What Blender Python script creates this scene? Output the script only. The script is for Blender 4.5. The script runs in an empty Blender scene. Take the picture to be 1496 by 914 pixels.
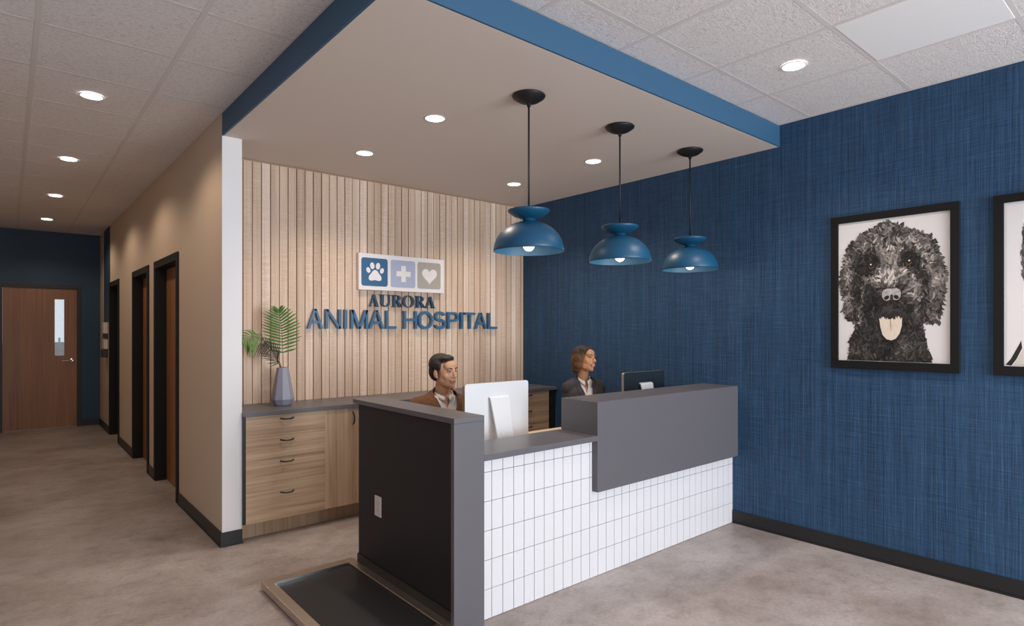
import bpy, bmesh, math, random
from mathutils import Vector, Matrix, noise
from mathutils.bvhtree import BVHTree
random.seed(7)
C = bpy.context.scene.collection
PI = math.pi
V = Vector

# ------------------------------------------------------------------ camera numbers
TH = 0.86852; FPX = 872.4; HY = 482.0
CAM_H = 1.5

# ------------------------------------------------------------------ materials
def mat(name, col=(.5, .5, .5), rough=.5, metal=0.0, spec=.5, emit=None, estr=0):
    m = bpy.data.materials.new(name); m.use_nodes = True
    b = m.node_tree.nodes['Principled BSDF']
    b.inputs['Base Color'].default_value = (*col, 1)
    b.inputs['Roughness'].default_value = rough
    b.inputs['Metallic'].default_value = metal
    b.inputs['Specular IOR Level'].default_value = spec
    if emit:
        b.inputs['Emission Color'].default_value = (*emit, 1)
        b.inputs['Emission Strength'].default_value = estr
    return m

class NT:
    """small helper round a material's node tree"""
    def __init__(s, m):
        s.m = m; s.t = m.node_tree; s.b = s.t.nodes['Principled BSDF']
    def n(s, kind, **kw):
        x = s.t.nodes.new(kind)
        for k, v in kw.items(): setattr(x, k, v)
        return x
    def l(s, a, b): s.t.links.new(a, b)
    def coord(s, scale=(1, 1, 1), which='Object', rot=(0, 0, 0)):
        tc = s.n('ShaderNodeTexCoord'); mp = s.n('ShaderNodeMapping')
        mp.inputs['Scale'].default_value = scale; mp.inputs['Rotation'].default_value = rot
        s.l(tc.outputs[which], mp.inputs['Vector']); return mp.outputs['Vector']
    def noise(s, vec, scale=5, detail=4, rough=.55, dist=0):
        x = s.n('ShaderNodeTexNoise'); x.inputs['Scale'].default_value = scale
        x.inputs['Detail'].default_value = detail; x.inputs['Roughness'].default_value = rough
        x.inputs['Distortion'].default_value = dist
        s.l(vec, x.inputs['Vector']); return x.outputs['Fac']
    def ramp(s, fac, stops):
        x = s.n('ShaderNodeValToRGB'); e = x.color_ramp.elements
        while len(e) < len(stops): e.new(.5)
        for i, (p, c) in enumerate(stops):
            e[i].position = p; e[i].color = (*c, 1)
        s.l(fac, x.inputs['Fac']); return x.outputs['Color']
    def mix(s, a, b, fac=.5, mode='MIX'):
        x = s.n('ShaderNodeMix', data_type='RGBA', blend_type=mode)
        for v, sock in ((fac, x.inputs['Factor']), (a, x.inputs['A']), (b, x.inputs['B'])):
            if hasattr(v, 'is_output') or isinstance(v, bpy.types.NodeSocket): s.l(v, sock)
            elif isinstance(v, (int, float)): sock.default_value = v
            else: sock.default_value = (*v, 1)
        return x.outputs['Result']
    def math(s, op, a, b=0.0):
        x = s.n('ShaderNodeMath', operation=op)
        for v, sock in ((a, x.inputs[0]), (b, x.inputs[1])):
            if isinstance(v, (int, float)): sock.default_value = v
            else: s.l(v, sock)
        return x.outputs[0]
    def bump(s, h, strength=.2, dist=.002):
        x = s.n('ShaderNodeBump'); x.inputs['Strength'].default_value = strength
        x.inputs['Distance'].default_value = dist
        s.l(h, x.inputs['Height']); s.l(x.outputs['Normal'], s.b.inputs['Normal'])
    def color(s, c): s.l(c, s.b.inputs['Base Color'])

M = {}
M['white'] = mat('white_paint', (.80, .78, .79), .55)
M['beige'] = mat('beige_paint', (.60, .492, .395), .6)
M['soffit'] = mat('soffit_paint', (.72, .63, .57), .7)
M['navy'] = mat('navy_paint', (.016, .05, .10), .55)
M['fascia'] = mat('blue_fascia_paint', (.026, .095, .185), .55)
M['black'] = mat('black_base', (.012, .012, .013), .45)
M['doorframe'] = mat('black_door_frame', (.008, .008, .009), .6, spec=.3)
M['panelblack'] = mat('black_panel', (.017, .015, .016), .55, spec=.35)
M['metal_black'] = mat('black_metal', (.008, .008, .009), .35)
M['steel'] = mat('brushed_steel', (.56, .49, .44), .36, 1.0)
M['chrome'] = mat('chrome', (.8, .8, .82), .15, 1.0)
M['rubber'] = mat('ribbed_mat', (.016, .015, .017), .6, spec=.4)
M['grey_lam'] = mat('grey_laminate', (.112, .107, .119), .36)
M['tile'] = mat('white_glazed_tile', (.66, .65, .68), .32)
M['grout'] = mat('grey_grout', (.09, .09, .105), .9)
M['alu'] = mat('monitor_back', (.86, .86, .88), .30, .3)
M['mon_reflection'] = mat('monitor_back_dark_reflection', (.035, .050, .065), .22, .5)  # the wall's dark reflection is put into this base colour
M['alu_side'] = mat('monitor_side', (.42, .36, .31), .35, .6)
M['alu_stand'] = mat('monitor_stand', (.90, .90, .92), .25, .3)
M['screen'] = mat('screen_glass', (.01, .01, .012), .12)
M['plate'] = mat('outlet_plastic', (.68, .62, .58), .4)
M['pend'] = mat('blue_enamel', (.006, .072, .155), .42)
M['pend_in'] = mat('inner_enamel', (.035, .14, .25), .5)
M['canopyblack'] = mat('canopy_black', (.006, .006, .007), .5)
M['bulb'] = mat('bulb', (1, 1, 1), .4, emit=(1, .93, .85), estr=2.5)
M['lens'] = mat('downlight_lens', (1, 1, 1), .4, emit=(1, .97, .95), estr=5)
M['ring'] = mat('downlight_ring', (.75, .72, .70), .5)
M['troffer'] = mat('troffer_panel', (.90, .885, .88), .55)
M['tbar'] = mat('ceiling_tee', (.69, .645, .635), .7)
M['signwhite'] = mat('sign_white', (.84, .80, .80), .45)
M['sign1'] = mat('sign_blue', (.028, .125, .26), .4)
M['sign2'] = mat('sign_periwinkle', (.42, .45, .60), .45)
M['sign3'] = mat('sign_taupe', (.43, .39, .345), .45)
M['letter'] = mat('letter_blue', (.040, .135, .26), .32)
M['letter_dark'] = mat('letter_navy', (.022, .07, .14), .35)
M['skin_m'] = mat('skin_man', (.54, .295, .175), .62)
M['skin_w'] = mat('skin_woman', (.43, .205, .100), .6)
M['lip_m'] = mat('lips_man', (.36, .145, .095), .5)
M['lip_w'] = mat('lips_woman', (.33, .085, .07), .4)
M['eyewhite'] = mat('eye_white', (.42, .37, .34), .35)
M['iris'] = mat('eye_iris', (.03, .015, .01), .25)
M['hair_m'] = mat('hair_black', (.010, .008, .008), .65)
M['shirt'] = mat('white_shirt', (.70, .67, .66), .75)
M['trouser'] = mat('trousers', (.02, .02, .025), .8)
M['shoe'] = mat('shoe_leather', (.01, .008, .007), .4)
M['teeth'] = mat('teeth', (.8, .78, .74), .3)
M['outside'] = mat('outside_fence', (.40, .37, .35), .8)
M['vase'] = mat('vase_glaze', (.26, .26, .32), .3)
M['stem'] = mat('plant_stem', (.09, .045, .022), .6)

# blazers
def cloth_mat(name, col, var):
    m = mat(name, col, .85); n = NT(m)
    v = n.coord((1, 1, 1)); f = n.noise(v, 60, 5)
    n.color(n.ramp(f, [(.3, [c * (1 - var) for c in col]), (.7, [min(1, c * (1 + var)) for c in col])]))
    w = n.noise(n.coord((1, 1, 1)), 500, 2); n.bump(w, .3, .001); return m
M['jacket_m'] = cloth_mat('brown_blazer', (.135, .055, .022), .25)
M['jacket_w'] = cloth_mat('charcoal_blazer', (.030, .027, .032), .2)

# hair of the woman: dark at the roots, brown lengths
m = M['hair_w'] = mat('hair_brown', (.1, .05, .02), .7); n = NT(m)
tc = n.n('ShaderNodeTexCoord'); sp = n.n('ShaderNodeSeparateXYZ'); n.l(tc.outputs['Object'], sp.inputs[0])
st = n.noise(n.coord((260, 260, 12)), 1, 3)
hgt = n.math('MULTIPLY_ADD', sp.outputs['Z'], 1.0)
g = n.ramp(n.math('ADD', n.math('MULTIPLY', n.math('SUBTRACT', 1.345, sp.outputs['Z']), 14.0), n.math('MULTIPLY', st, .25)),
           [(.0, (.030, .016, .014)), (.55, (.040, .020, .014)), (.95, (.16, .070, .022))])
n.color(n.mix(g, n.ramp(st, [(.35, (.35, .35, .35)), (.65, (1, 1, 1))]), 1.0, 'MULTIPLY'))

# floor: mottled stone-look vinyl
m = M['floor'] = mat('floor_stone', (.4, .35, .32), .42); n = NT(m)
v = n.coord((1, 1, 1))
big = n.noise(v, 1.3, 9, .62, .0)
mid = n.noise(n.coord((8, 10, 1), rot=(0, 0, .5)), 1.0, 9, .66, .15)
fine = n.noise(v, 48, 6, .7)
c1 = n.ramp(big, [(.33, (.28, .228, .20)), (.50, (.385, .332, .308)), (.66, (.48, .428, .41))])
c2 = n.ramp(mid, [(.33, (.74, .72, .71)), (.49, (1.0, 1.0, 1.0)), (.67, (1.12, 1.12, 1.13))])
c3 = n.ramp(fine, [(.32, (.74, .74, .74)), (.66, (1.12, 1.12, 1.12))])
n.color(n.mix(n.mix(c1, c2, .75, 'MULTIPLY'), c3, .7, 'MULTIPLY'))
n.l(n.math('MULTIPLY_ADD', mid, .25), n.b.inputs['Roughness']); n.b.inputs['Roughness'].default_value = .4
for l in list(n.t.links):
    if l.to_socket == n.b.inputs['Roughness']: n.t.links.remove(l)
n.bump(fine, .08, .001)

# blue woven wall covering (wall lies in the y-z plane)
m = M['bluewall'] = mat('blue_woven_wallcovering', (.02, .08, .2), .62, spec=.35); n = NT(m)
vs = n.noise(n.coord((1, 95, .35)), 1.0, 5, .8)
vs2 = n.noise(n.coord((1, 230, 5)), 1.0, 4, .7)
hs = n.noise(n.coord((1, 6, 200)), 1.0, 4, .7)
f = n.math('ADD', n.math('ADD', n.math('MULTIPLY', vs, .38), n.math('MULTIPLY', vs2, .36)), n.math('MULTIPLY', hs, .26))
n.color(n.ramp(f, [(.38, (.007, .020, .046)), (.47, (.017, .052, .112)), (.55, (.028, .080, .165)), (.65, (.056, .137, .250))]))
n.bump(f, .5, .0015)

# ceiling tile
m = M['ctile'] = mat('ceiling_tile', (.80, .75, .73), .85); n = NT(m)
f = n.noise(n.coord((1, 1, 1), rot=(0, 0, .6)), 60, 4, .7); g = n.noise(n.coord((38, 90, 1), rot=(0, 0, .6)), 1, 3, .6, 1.5)
n.color(n.ramp(n.math('ADD', n.math('MULTIPLY', f, .4), n.math('MULTIPLY', g, .6)), [(.38, (.58, .53, .52)), (.47, (.77, .72, .71)), (.6, (.82, .775, .765))]))
n.bump(g, .7, .006)

def wood(name, axis, stops, rough=.5, scale=1.0, saw=False):
    """axis: the direction the grain runs in (object space)"""
    m = mat(name, stops[1][1], rough); n = NT(m)
    sc = {'x': (1.2, 60, 60), 'z': (60, 60, 1.2), 'zx': (45, 45, .9)}[axis]
    sc = tuple(a * scale for a in sc)
    a = n.noise(n.coord(sc), 1.0, 6, .68, .35)
    sc2 = {'x': (.35, 16, 16), 'z': (9, 9, .35), 'zx': (6, 6, .3)}[axis]
    b = n.noise(n.coord(sc2), 1.0, 4, .6, 1.2)
    f = n.math('ADD', n.math('MULTIPLY', a, .6), n.math('MULTIPLY', b, .4))
    col = n.ramp(f, stops)
    n.color(col); n.bump(a, .12, .001); return m, n, col
OAK = [(.36, (.34, .215, .13)), (.50, (.50, .345, .225)), (.62, (.60, .445, .31))]
M['oak_h'], _, _ = wood('oak_horizontal_grain', 'x', OAK)
M['oak_v'], _, _ = wood('oak_vertical_grain', 'z', OAK)
M['door_wood'], _, _ = wood('brown_door_wood', 'z', [(.36, (.19, .080, .030)), (.5, (.27, .118, .048)), (.62, (.34, .155, .068))], .42)
M['desk_top'] = mat('light_worktop', (.66, .52, .38), .45)
# pale slats: each slat its own shade, with saw marks across it
m, n, col = wood('pale_slat_wood', 'zx', [(.34, (.56, .40, .29)), (.5, (.69, .525, .41)), (.64, (.78, .64, .53))], .55)
M['slat'] = m
gi = n.n('ShaderNodeNewGeometry')
rnd = gi.outputs['Random Per Island']
shade = n.ramp(rnd, [(0, (.80, .76, .72)), (.35, (.95, .92, .88)), (.7, (1.0, 1.0, 1.0)), (1, (1.10, 1.12, 1.15))])
tc = n.n('ShaderNodeTexCoord'); sp = n.n('ShaderNodeSeparateXYZ'); n.l(tc.outputs['Object'], sp.inputs[0])
cb = n.n('ShaderNodeCombineXYZ')
n.l(n.math('ADD', n.math('MULTIPLY', sp.outputs['X'], 9.0), n.math('MULTIPLY', rnd, 57.0)), cb.inputs['X'])
n.l(n.math('MULTIPLY', sp.outputs['Z'], 85.0), cb.inputs['Z'])
saw = n.noise(cb.outputs[0], 1.0, 4, .7)
cb2 = n.n('ShaderNodeCombineXYZ'); n.l(n.math('MULTIPLY', rnd, 91.0), cb2.inputs['X']); n.l(n.math('MULTIPLY', sp.outputs['Z'], 1.3), cb2.inputs['Z'])
patch = n.noise(cb2.outputs[0], 1.0, 2, .5)
sawc = n.ramp(saw, [(.36, (.88, .86, .84)), (.55, (1, 1, 1)), (.72, (1.22, 1.25, 1.28))])
pf = n.ramp(patch, [(.40, (.12, .12, .12)), (.62, (1, 1, 1))])
col2 = n.mix(col, shade, 1.0, 'MULTIPLY')
n.color(n.mix(col2, n.mix(col2, sawc, 1.0, 'MULTIPLY'), pf))
M['slatback'] = mat('slat_backing', (.46, .28, .17), .8)
# palm leaf
m = M['leaf'] = mat('palm_leaf', (.07, .17, .03), .5); n = NT(m)
n.color(n.ramp(n.noise(n.coord(), 40, 3), [(.3, (.045, .12, .018)), (.7, (.12, .26, .05))]))
m = M['leaf_shade'] = mat('palm_leaf_shaded', (.035, .03, .018), .6)  # green leaflets in shade: the shade is put into this dark brown
# architectural glass
m = M['glass'] = bpy.data.materials.new('clear_glass'); m.use_nodes = True
t = m.node_tree; t.nodes.clear(); o = t.nodes.new('ShaderNodeOutputMaterial'); mx = t.nodes.new('ShaderNodeMixShader')
tr = t.nodes.new('ShaderNodeBsdfTransparent'); gl = t.nodes.new('ShaderNodeBsdfGlossy'); gl.inputs['Roughness'].default_value = .05
fr = t.nodes.new('ShaderNodeFresnel'); fr.inputs['IOR'].default_value = 1.3; tr.inputs['Color'].default_value = (.93, .95, .95, 1)
t.links.new(fr.outputs[0], mx.inputs[0]); t.links.new(tr.outputs[0], mx.inputs[1]); t.links.new(gl.outputs[0], mx.inputs[2]); t.links.new(mx.outputs[0], o.inputs[0])
# painted pigment: colour per brush stroke, stored on the strokes
m = M['pigment'] = mat('pigment', (.5, .5, .5), .7); n = NT(m)
at_ = n.n('ShaderNodeAttribute', attribute_name='pigment'); n.l(at_.outputs['Color'], n.b.inputs['Base Color'])
M['paper'] = mat('print_paper', (.74, .71, .71), .6)
M['picframe'] = mat('picture_frame_black', (.007, .0065, .0065), .7, spec=.25)

# ------------------------------------------------------------------ mesh helpers
def obj(name, bm, m, parent=None, smooth=False):
    me = bpy.data.meshes.new(name); bm.to_mesh(me); bm.free()
    for mm in (m if isinstance(m, (list, tuple)) else [m]): me.materials.append(mm)
    if smooth:
        for p in me.polygons: p.use_smooth = True
    o = bpy.data.objects.new(name, me); C.objects.link(o)
    if parent: o.parent = parent
    return o
def struct(name, bm, m, parent=None):
    o = obj(name, bm, m, parent); o['kind'] = 'structure'; return o
def thing(name, label, cat, loc=(0, 0, 0), rz=0, group=None):
    o = bpy.data.objects.new(name, None); C.objects.link(o); o.location = loc; o.rotation_euler = (0, 0, rz)
    o.empty_display_size = .1
    return tag(o, label, cat, group)
def tag(o, label, cat, group=None):
    o['label'] = label; o['category'] = cat
    if group: o['group'] = group
    return o
def dup(root, loc, label=None):
    r = root.copy(); C.objects.link(r); r.location = loc
    if label: r['label'] = label
    for ch in list(root.children):
        c = ch.copy(); C.objects.link(c); c.parent = r
        for g in ch.children:
            d = g.copy(); C.objects.link(d); d.parent = c
    return r
def B(): return bmesh.new()
def box(bm, x0, x1, y0, y1, z0, z1, bev=0.0, mi=0):
    vs = [bm.verts.new((x, y, z)) for x in (x0, x1) for y in (y0, y1) for z in (z0, z1)]
    fs = [(0, 1, 3, 2), (4, 6, 7, 5), (0, 4, 5, 1), (2, 3, 7, 6), (0, 2, 6, 4), (1, 5, 7, 3)]
    F = [bm.faces.new([vs[i] for i in f]) for f in fs]
    for f in F: f.material_index = mi
    if bev > 0:
        es = set(e for f in F for e in f.edges)
        r = bmesh.ops.bevel(bm, geom=list(es), offset=bev, segments=2, profile=.5, affect='EDGES')
        for f in r['faces']: f.material_index = mi
    return bm
def bx(*a, **k): return box(B(), *a, **k)
def lathe(bm, prof, seg=48, c=(0, 0, 0), closed=False):
    """prof: (r, z) pairs; end caps where r == 0"""
    rings = []
    for r, z in prof:
        if r < 1e-6: rings.append([bm.verts.new((c[0], c[1], c[2] + z))])
        else: rings.append([bm.verts.new((c[0] + r * math.cos(2 * PI * i / seg), c[1] + r * math.sin(2 * PI * i / seg), c[2] + z)) for i in range(seg)])
    pairs = list(zip(rings, rings[1:]))
    if closed: pairs.append((rings[-1], rings[0]))
    for a, b in pairs:
        for i in range(seg):
            j = (i + 1) % seg
            q = [a[i % len(a)], a[j % len(a)], b[j % len(b)], b[i % len(b)]]
            u = []
            for w in q:
                if w not in u: u.append(w)
            if len(u) > 2: bm.faces.new(u)
    bmesh.ops.recalc_face_normals(bm, faces=bm.faces[:]); return bm
def tube(bm, pts, rad, seg=10, cap=True):
    pts = [V(p) for p in pts]; n = len(pts)
    rads = rad if isinstance(rad, (list, tuple)) else [rad] * n
    rings = []; up = None
    for i, p in enumerate(pts):
        d = (pts[min(i + 1, n - 1)] - pts[max(i - 1, 0)]).normalized()
        if up is None:
            up = d.orthogonal().normalized()
        up = (up - d * up.dot(d)).normalized(); s = d.cross(up)
        rings.append([bm.verts.new(p + (up * math.cos(2 * PI * k / seg) + s * math.sin(2 * PI * k / seg)) * rads[i]) for k in range(seg)])
    for a, b in zip(rings, rings[1:]):
        for k in range(seg): bm.faces.new([a[k], a[(k + 1) % seg], b[(k + 1) % seg], b[k]])
    if cap:
        bm.faces.new(rings[0][::-1]); bm.faces.new(rings[-1])
    return bm
def prism(bm, pts, fn, t0, t1):
    """closed outline pts (a,b) -> fn(a,b,t); extruded from t0 to t1"""
    A = [bm.verts.new(fn(a, b, t0)) for a, b in pts]; D = [bm.verts.new(fn(a, b, t1)) for a, b in pts]
    n = len(pts)
    fs = [bm.faces.new(A[::-1]), bm.faces.new(D)]
    for i in range(n): fs.append(bm.faces.new([A[i], A[(i + 1) % n], D[(i + 1) % n], D[i]]))
    bm.normal_update()
    big = [f for f in fs if len(f.verts) > 4]
    if big: bmesh.ops.triangulate(bm, faces=big)
    bmesh.ops.recalc_face_normals(bm, faces=bm.faces[:]); return bm
def ell(bm, c, r, rot=None, u=20, v=12):
    mx_ = Matrix.Translation(c) @ (rot if rot is not None else Matrix.Identity(4)) @ Matrix.Diagonal((*r, 1))
    bmesh.ops.create_uvsphere(bm, u_segments=u, v_segments=v, radius=1, matrix=mx_); return bm
def cone(bm, p0, p1, r0, r1, seg=16):
    """rounded tapered limb segment"""
    p0, p1 = V(p0), V(p1); d = p1 - p0; q = d.to_track_quat('Z', 'Y').to_matrix().to_4x4()
    bmesh.ops.create_cone(bm, cap_ends=True, segments=seg, radius1=r0, radius2=r1, depth=d.length, matrix=Matrix.Translation((p0 + p1) / 2) @ q)
    ell(bm, p0, (r0,) * 3, u=seg, v=10); ell(bm, p1, (r1,) * 3, u=seg, v=10); return bm
def limb(bm, pts, rads):
    for i in range(len(pts) - 1): cone(bm, pts[i], pts[i + 1], rads[i], rads[i + 1])
def remesh(bm, voxel, smooth_it=4, fac=.5):
    """fuse overlapping closed shapes into one continuous surface"""
    me = bpy.data.meshes.new('tmp'); bm.to_mesh(me); bm.free()
    o = bpy.data.objects.new('tmp', me); C.objects.link(o)
    r = o.modifiers.new('r', 'REMESH'); r.mode = 'VOXEL'; r.voxel_size = voxel; r.adaptivity = 0
    s = o.modifiers.new('s', 'SMOOTH'); s.iterations = smooth_it; s.factor = fac
    dg = bpy.context.evaluated_depsgraph_get(); ev = o.evaluated_get(dg)
    out = bmesh.new(); out.from_mesh(ev.to_mesh()); ev.to_mesh_clear()
    bpy.data.objects.remove(o); bpy.data.meshes.remove(me)
    return out

# ------------------------------------------------------------------ room shell
BX = 4.33            # blue wall
HX = 1.137; HX2 = 1.267   # hall wall and its room side
SY = 4.94            # backing of the slat wall
HY0 = 4.447          # near end of the hall wall
END = 11.5; CZ = 3.0; SZ = 2.845; FY = -3.4; LX = -3.4; HLX = -.62

struct('floor', bx(LX - .1, BX + .12, FY - .1, END + 2.5, -.1, 0), M['floor'])
# ceiling: tiles held in tees
bm = B()
GX0, GY0, GS, GSY = .116 - .6 * 6, 1.86 - .621 * 9, .60, .621
troff = (GX0 + GS * 11, 1.86 - .621 * 2)      # the smooth panel's tile
ceil = struct('ceiling', bx(LX - .1, BX + .12, FY - .1, END + .12, CZ + .02, CZ + .12), M['ctile'])
i = 0
x = GX0
while x < BX:
    y = GY0
    while y < END:
        x0, x1, y0, y1 = max(x + .012, LX), min(x + GS - .012, BX), max(y + .012, FY), min(y + GSY - .012, END)
        if x1 - x0 > .02 and y1 - y0 > .02 and not (abs(x - troff[0]) < .1 and abs(y - troff[1]) < .1):
            # tegular tile: a raised field with a stepped edge
            box(bm, x0, x1, y0, y1, CZ + .002, CZ + .019)
            
        y += GSY
    x += GS
t_ = struct('ceiling_tile', bm, M['ctile'], ceil)
bm = B(); x = GX0
while x < BX:
    if x > LX: box(bm, x - .012, x + .012, FY, END, CZ + .0005, CZ + .018)
    x += GS
y = GY0
while y < END:
    if y > FY: box(bm, LX, BX, y - .0118, y + .0118, CZ + .0012, CZ + .017)
    y += GSY
struct('ceiling_grid', bm, M['tbar'], ceil)
t = thing('ceiling_light_panel', 'smooth square flat light panel set in the white ceiling grid', 'ceiling light', (troff[0] + .3, troff[1] + .31, CZ))
obj('diffuser', bx(-.2878, .2878, -.2984, .2984, -.0005, .012, bev=.001), M['troffer'], t)

# walls
struct('wall_right', bx(BX, BX + .12, FY, SY + .12, 0, CZ + .12), M['bluewall'])
struct('wall_back', bx(HX2, BX, SY, SY + .12, 0, CZ), M['slatback'])
bm = B(); p = .07035; x = HX2 + .006; k = 0
while x < BX - .02:
    x1 = min(x + p - .0065, BX - .002)
    box(bm, x, x1, SY - .014 - .004 * ((k * 7) % 3) / 2, SY - .0005, .90, SZ - .002 - .010, bev=.0015)
    x += p; k += 1
struct('wall_back_slats', bm, M['slat'])
# hall wall with its three door openings
openings = [(5.85, 6.84), (7.26, 8.20), (9.42, 10.28)]; DH = 2.13
bm = B(); y = HY0 + .006
for a, b in openings:
    box(bm, HX, HX2, y, a, 0, CZ); box(bm, HX, HX2, a, b, DH, CZ); y = b
box(bm, HX, HX2, y, END, 0, CZ)
struct('wall_hall', bm, M['beige'])
struct('trim_1', bx(HX, HX2, HY0, HY0 + .005, 0, SZ), M['white'])
struct('trim_2', bx(HX - .006, HX - .0005, 10.30, 10.96, 1.62, CZ - .001), M['navy'])    # navy painted band
struct('wall_hall_left', bx(HLX - .12, HLX, 4.5, END, 0, CZ + .03), M['beige'])
struct('wall_left_return', bx(LX, HLX - .12, 4.5, 4.62, 0, CZ + .03), M['white'])
struct('wall_left', bx(LX - .12, LX, FY, 4.62, 0, CZ + .03), M['white'])
# end wall with a door opening
DX0, DX1, DZ = -.052, .842, 2.14
bm = B()
box(bm, HLX, DX0, END, END + .12, 0, CZ + .03); box(bm, DX1, HX2, END, END + .12, 0, CZ + .03); box(bm, DX0, DX1, END, END + .12, DZ, CZ + .03)
struct('wall_end', bm, M['navy'])
# storefront wall behind the camera
bm = B(); WIN = [(-2.9, -.55), (-.35, 1.95), (2.15, 4.15)]
box(bm, LX, BX, FY - .12, FY, 2.75, CZ + .03); box(bm, LX, BX, FY - .12, FY, 0, .25)
xs = [LX] + [v for w in WIN for v in w] + [BX]
for a, b in zip(xs[::2], xs[1::2]):
    if b - a > .01: box(bm, a, b, FY - .12, FY, .25, 2.75)
struct('wall_front', bm, M['white'])
for i, (a, b) in enumerate(WIN):
    w = struct('window_%d' % (i + 1), box(box(box(box(B(), a, b, FY - .08, FY - .03, .25, .30), a, b, FY - .08, FY - .03, 2.70, 2.75), a, a + .05, FY - .08, FY - .03, .30, 2.70), b - .05, b, FY - .08, FY - .03, .30, 2.70), M['black'])
    struct('window_glass', bx(a + .05, b - .05, FY - .058, FY - .052, .30, 2.70), M['glass'], w)

# soffit over the desk
bm = B(); FT = .012
box(bm, HX + FT, BX, 2.075 + FT, HY0, SZ, CZ - .003); box(bm, HX2, BX, HY0, SY, SZ, CZ - .003); box(bm, HX+FT, HX2, HY0, HY0+.005, SZ, CZ-.003)
struct('ceiling_soffit', bm, M['soffit'])
bm = B(); box(bm, HX, BX, 2.075, 2.075 + FT - .0005, SZ + .0005, CZ - .003); box(bm, HX, HX + FT - .0005, 2.075 + FT, HY0 - .0005, SZ + .0005, CZ - .003)
struct('trim_3', bm, M['fascia'])

# baseboards
def base(name, x0, x1, y0, y1): struct(name, box(box(B(), x0, x1, y0, y1, .012, .10, bev=.002), x0 - .004 * (x1 - x0 < .02), x1 + .004 * (x1 - x0 < .02), y0 - .004 * (y1 - y0 < .02), y1 + .004 * (y1 - y0 < .02), 0, .012), M['black'])
base('baseboard_right', BX - .012, BX - .0005, FY, 2.44)
segs = [(HY0 - .010, 5.80), (6.90, 7.205), (8.26, 9.36), (10.34, END - .013)]
bm = B()
for a, b in segs:
    box(bm, HX - .010, HX - .0005, a, b, .010, .10); box(bm, HX - .015, HX - .0005, a, b, 0, .010)
box(bm, HX - .0004, HX2 + .001, HY0 - .010, HY0 - .0005, .010, .10); box(bm, HX - .0004, HX2 + .006, HY0 - .015, HY0 - .0005, 0, .010)
struct('baseboard_hall', bm, M['black'])
bm = B(); box(bm, HLX, DX0 - .055, END - .012, END - .0005, 0, .10); box(bm, DX1 + .055, HX - .0155, END - .012, END - .0005, 0, .10)
struct('baseboard_end', bm, M['black'])
base('baseboard_left', HLX + .0005, HLX + .012, 4.5, END - .02)

# hall doors (side)
for i, (a, b) in enumerate(openings):
    fr_ = B()
    for (y0, y1) in ((a - .05, a + .02), (b - .02, b + .05)): box(fr_, HX - .014, HX + .095, y0, y1, 0, DH + .05, bev=.002)
    box(fr_, HX - .014, HX + .095, a + .02, b - .02, DH - .02, DH + .05, bev=.002)
    d = struct('door_%d' % (i + 1), bx(HX + .088, HX + .128, a + .021, b - .021, .006, DH - .021, bev=.002), M['door_wood'])
    struct('door_frame', fr_, M['doorframe'], d)
    hb = B(); yy = a + .09
    lathe(hb, [(0, 0), (.027, 0), (.027, .008), (.010, .012), (.010, .045), (0, .045)], 24)
    bmesh.ops.rotate(hb, verts=hb.verts[:], matrix=Matrix.Rotation(-PI / 2, 3, 'Y')); bmesh.ops.translate(hb, verts=hb.verts[:], vec=(HX + .0875, yy, 1.0))
    tube(hb, [(HX + .050, yy, 1.0), (HX + .046, yy + .05, 1.0), (HX + .052, yy + .12, 1.0)], .009)
    struct('door_handle', hb, M['metal_black'], d)
# end door
bm = B(); gx0, gx1, gz0, gz1 = .562, .679, 1.109, 1.973
dy0, dy1 = END + .015, END + .055
for (a, b, c, d_) in ((DX0 + .004, gx0, .008, DZ - .004), (gx1, DX1 - .004, .008, DZ - .004), (gx0, gx1, .008, gz0), (gx0, gx1, gz1, DZ - .004)): box(bm, a, b, dy0, dy1, c, d_)
d = struct('door_4', bm, M['door_wood'])
fr_ = B()
for (a, b) in ((DX0 - .05, DX0 + .003), (DX1 - .003, DX1 + .05)): box(fr_, a, b, END - .012, END + .10, 0, DZ + .05, bev=.002)
box(fr_, DX0 + .003, DX1 - .003, END - .012, END + .10, DZ - .003, DZ + .05, bev=.002)
struct('door_frame', fr_, mat('end_door_frame', (.022, .020, .024), .5), d)
struct('door_glass', bx(gx0, gx1, dy0 + .017, dy0 + .023, gz0, gz1), M['glass'], d)
hb = B(); hx = .775
lathe(hb, [(0, 0), (.032, 0), (.032, .008), (.012, .014), (.012, .05), (0, .05)], 28)
bmesh.ops.rotate(hb, verts=hb.verts[:], matrix=Matrix.Rotation(PI / 2, 3, 'X')); bmesh.ops.translate(hb, verts=hb.verts[:], vec=(hx, dy0, 1.03))
tube(hb, [(hx, dy0 - .046, 1.03), (hx - .05, dy0 - .050, 1.03), (hx - .125, dy0 - .044, 1.027)], [.011, .010, .008])
struct('door_handle', hb, M['chrome'], d)
# what the slot of glass looks out on: a pale louvred fence outside
bm = B(); box(bm, -.8, 2.6, END + 2.2, END + 2.24, 0, 1.28)
for k in range(5): box(bm, -.8, 2.6, END + 2.17, END + 2.20, .18 + k * .24, .20 + k * .24)
for k in range(9): box(bm, -.6 + k * .33, -.57 + k * .33, END + 2.15, END + 2.198, 0, 1.36)
tag(obj('outside_fence', bm, M['outside']), 'pale fence seen through the narrow glass of the end door', 'fence')

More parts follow.
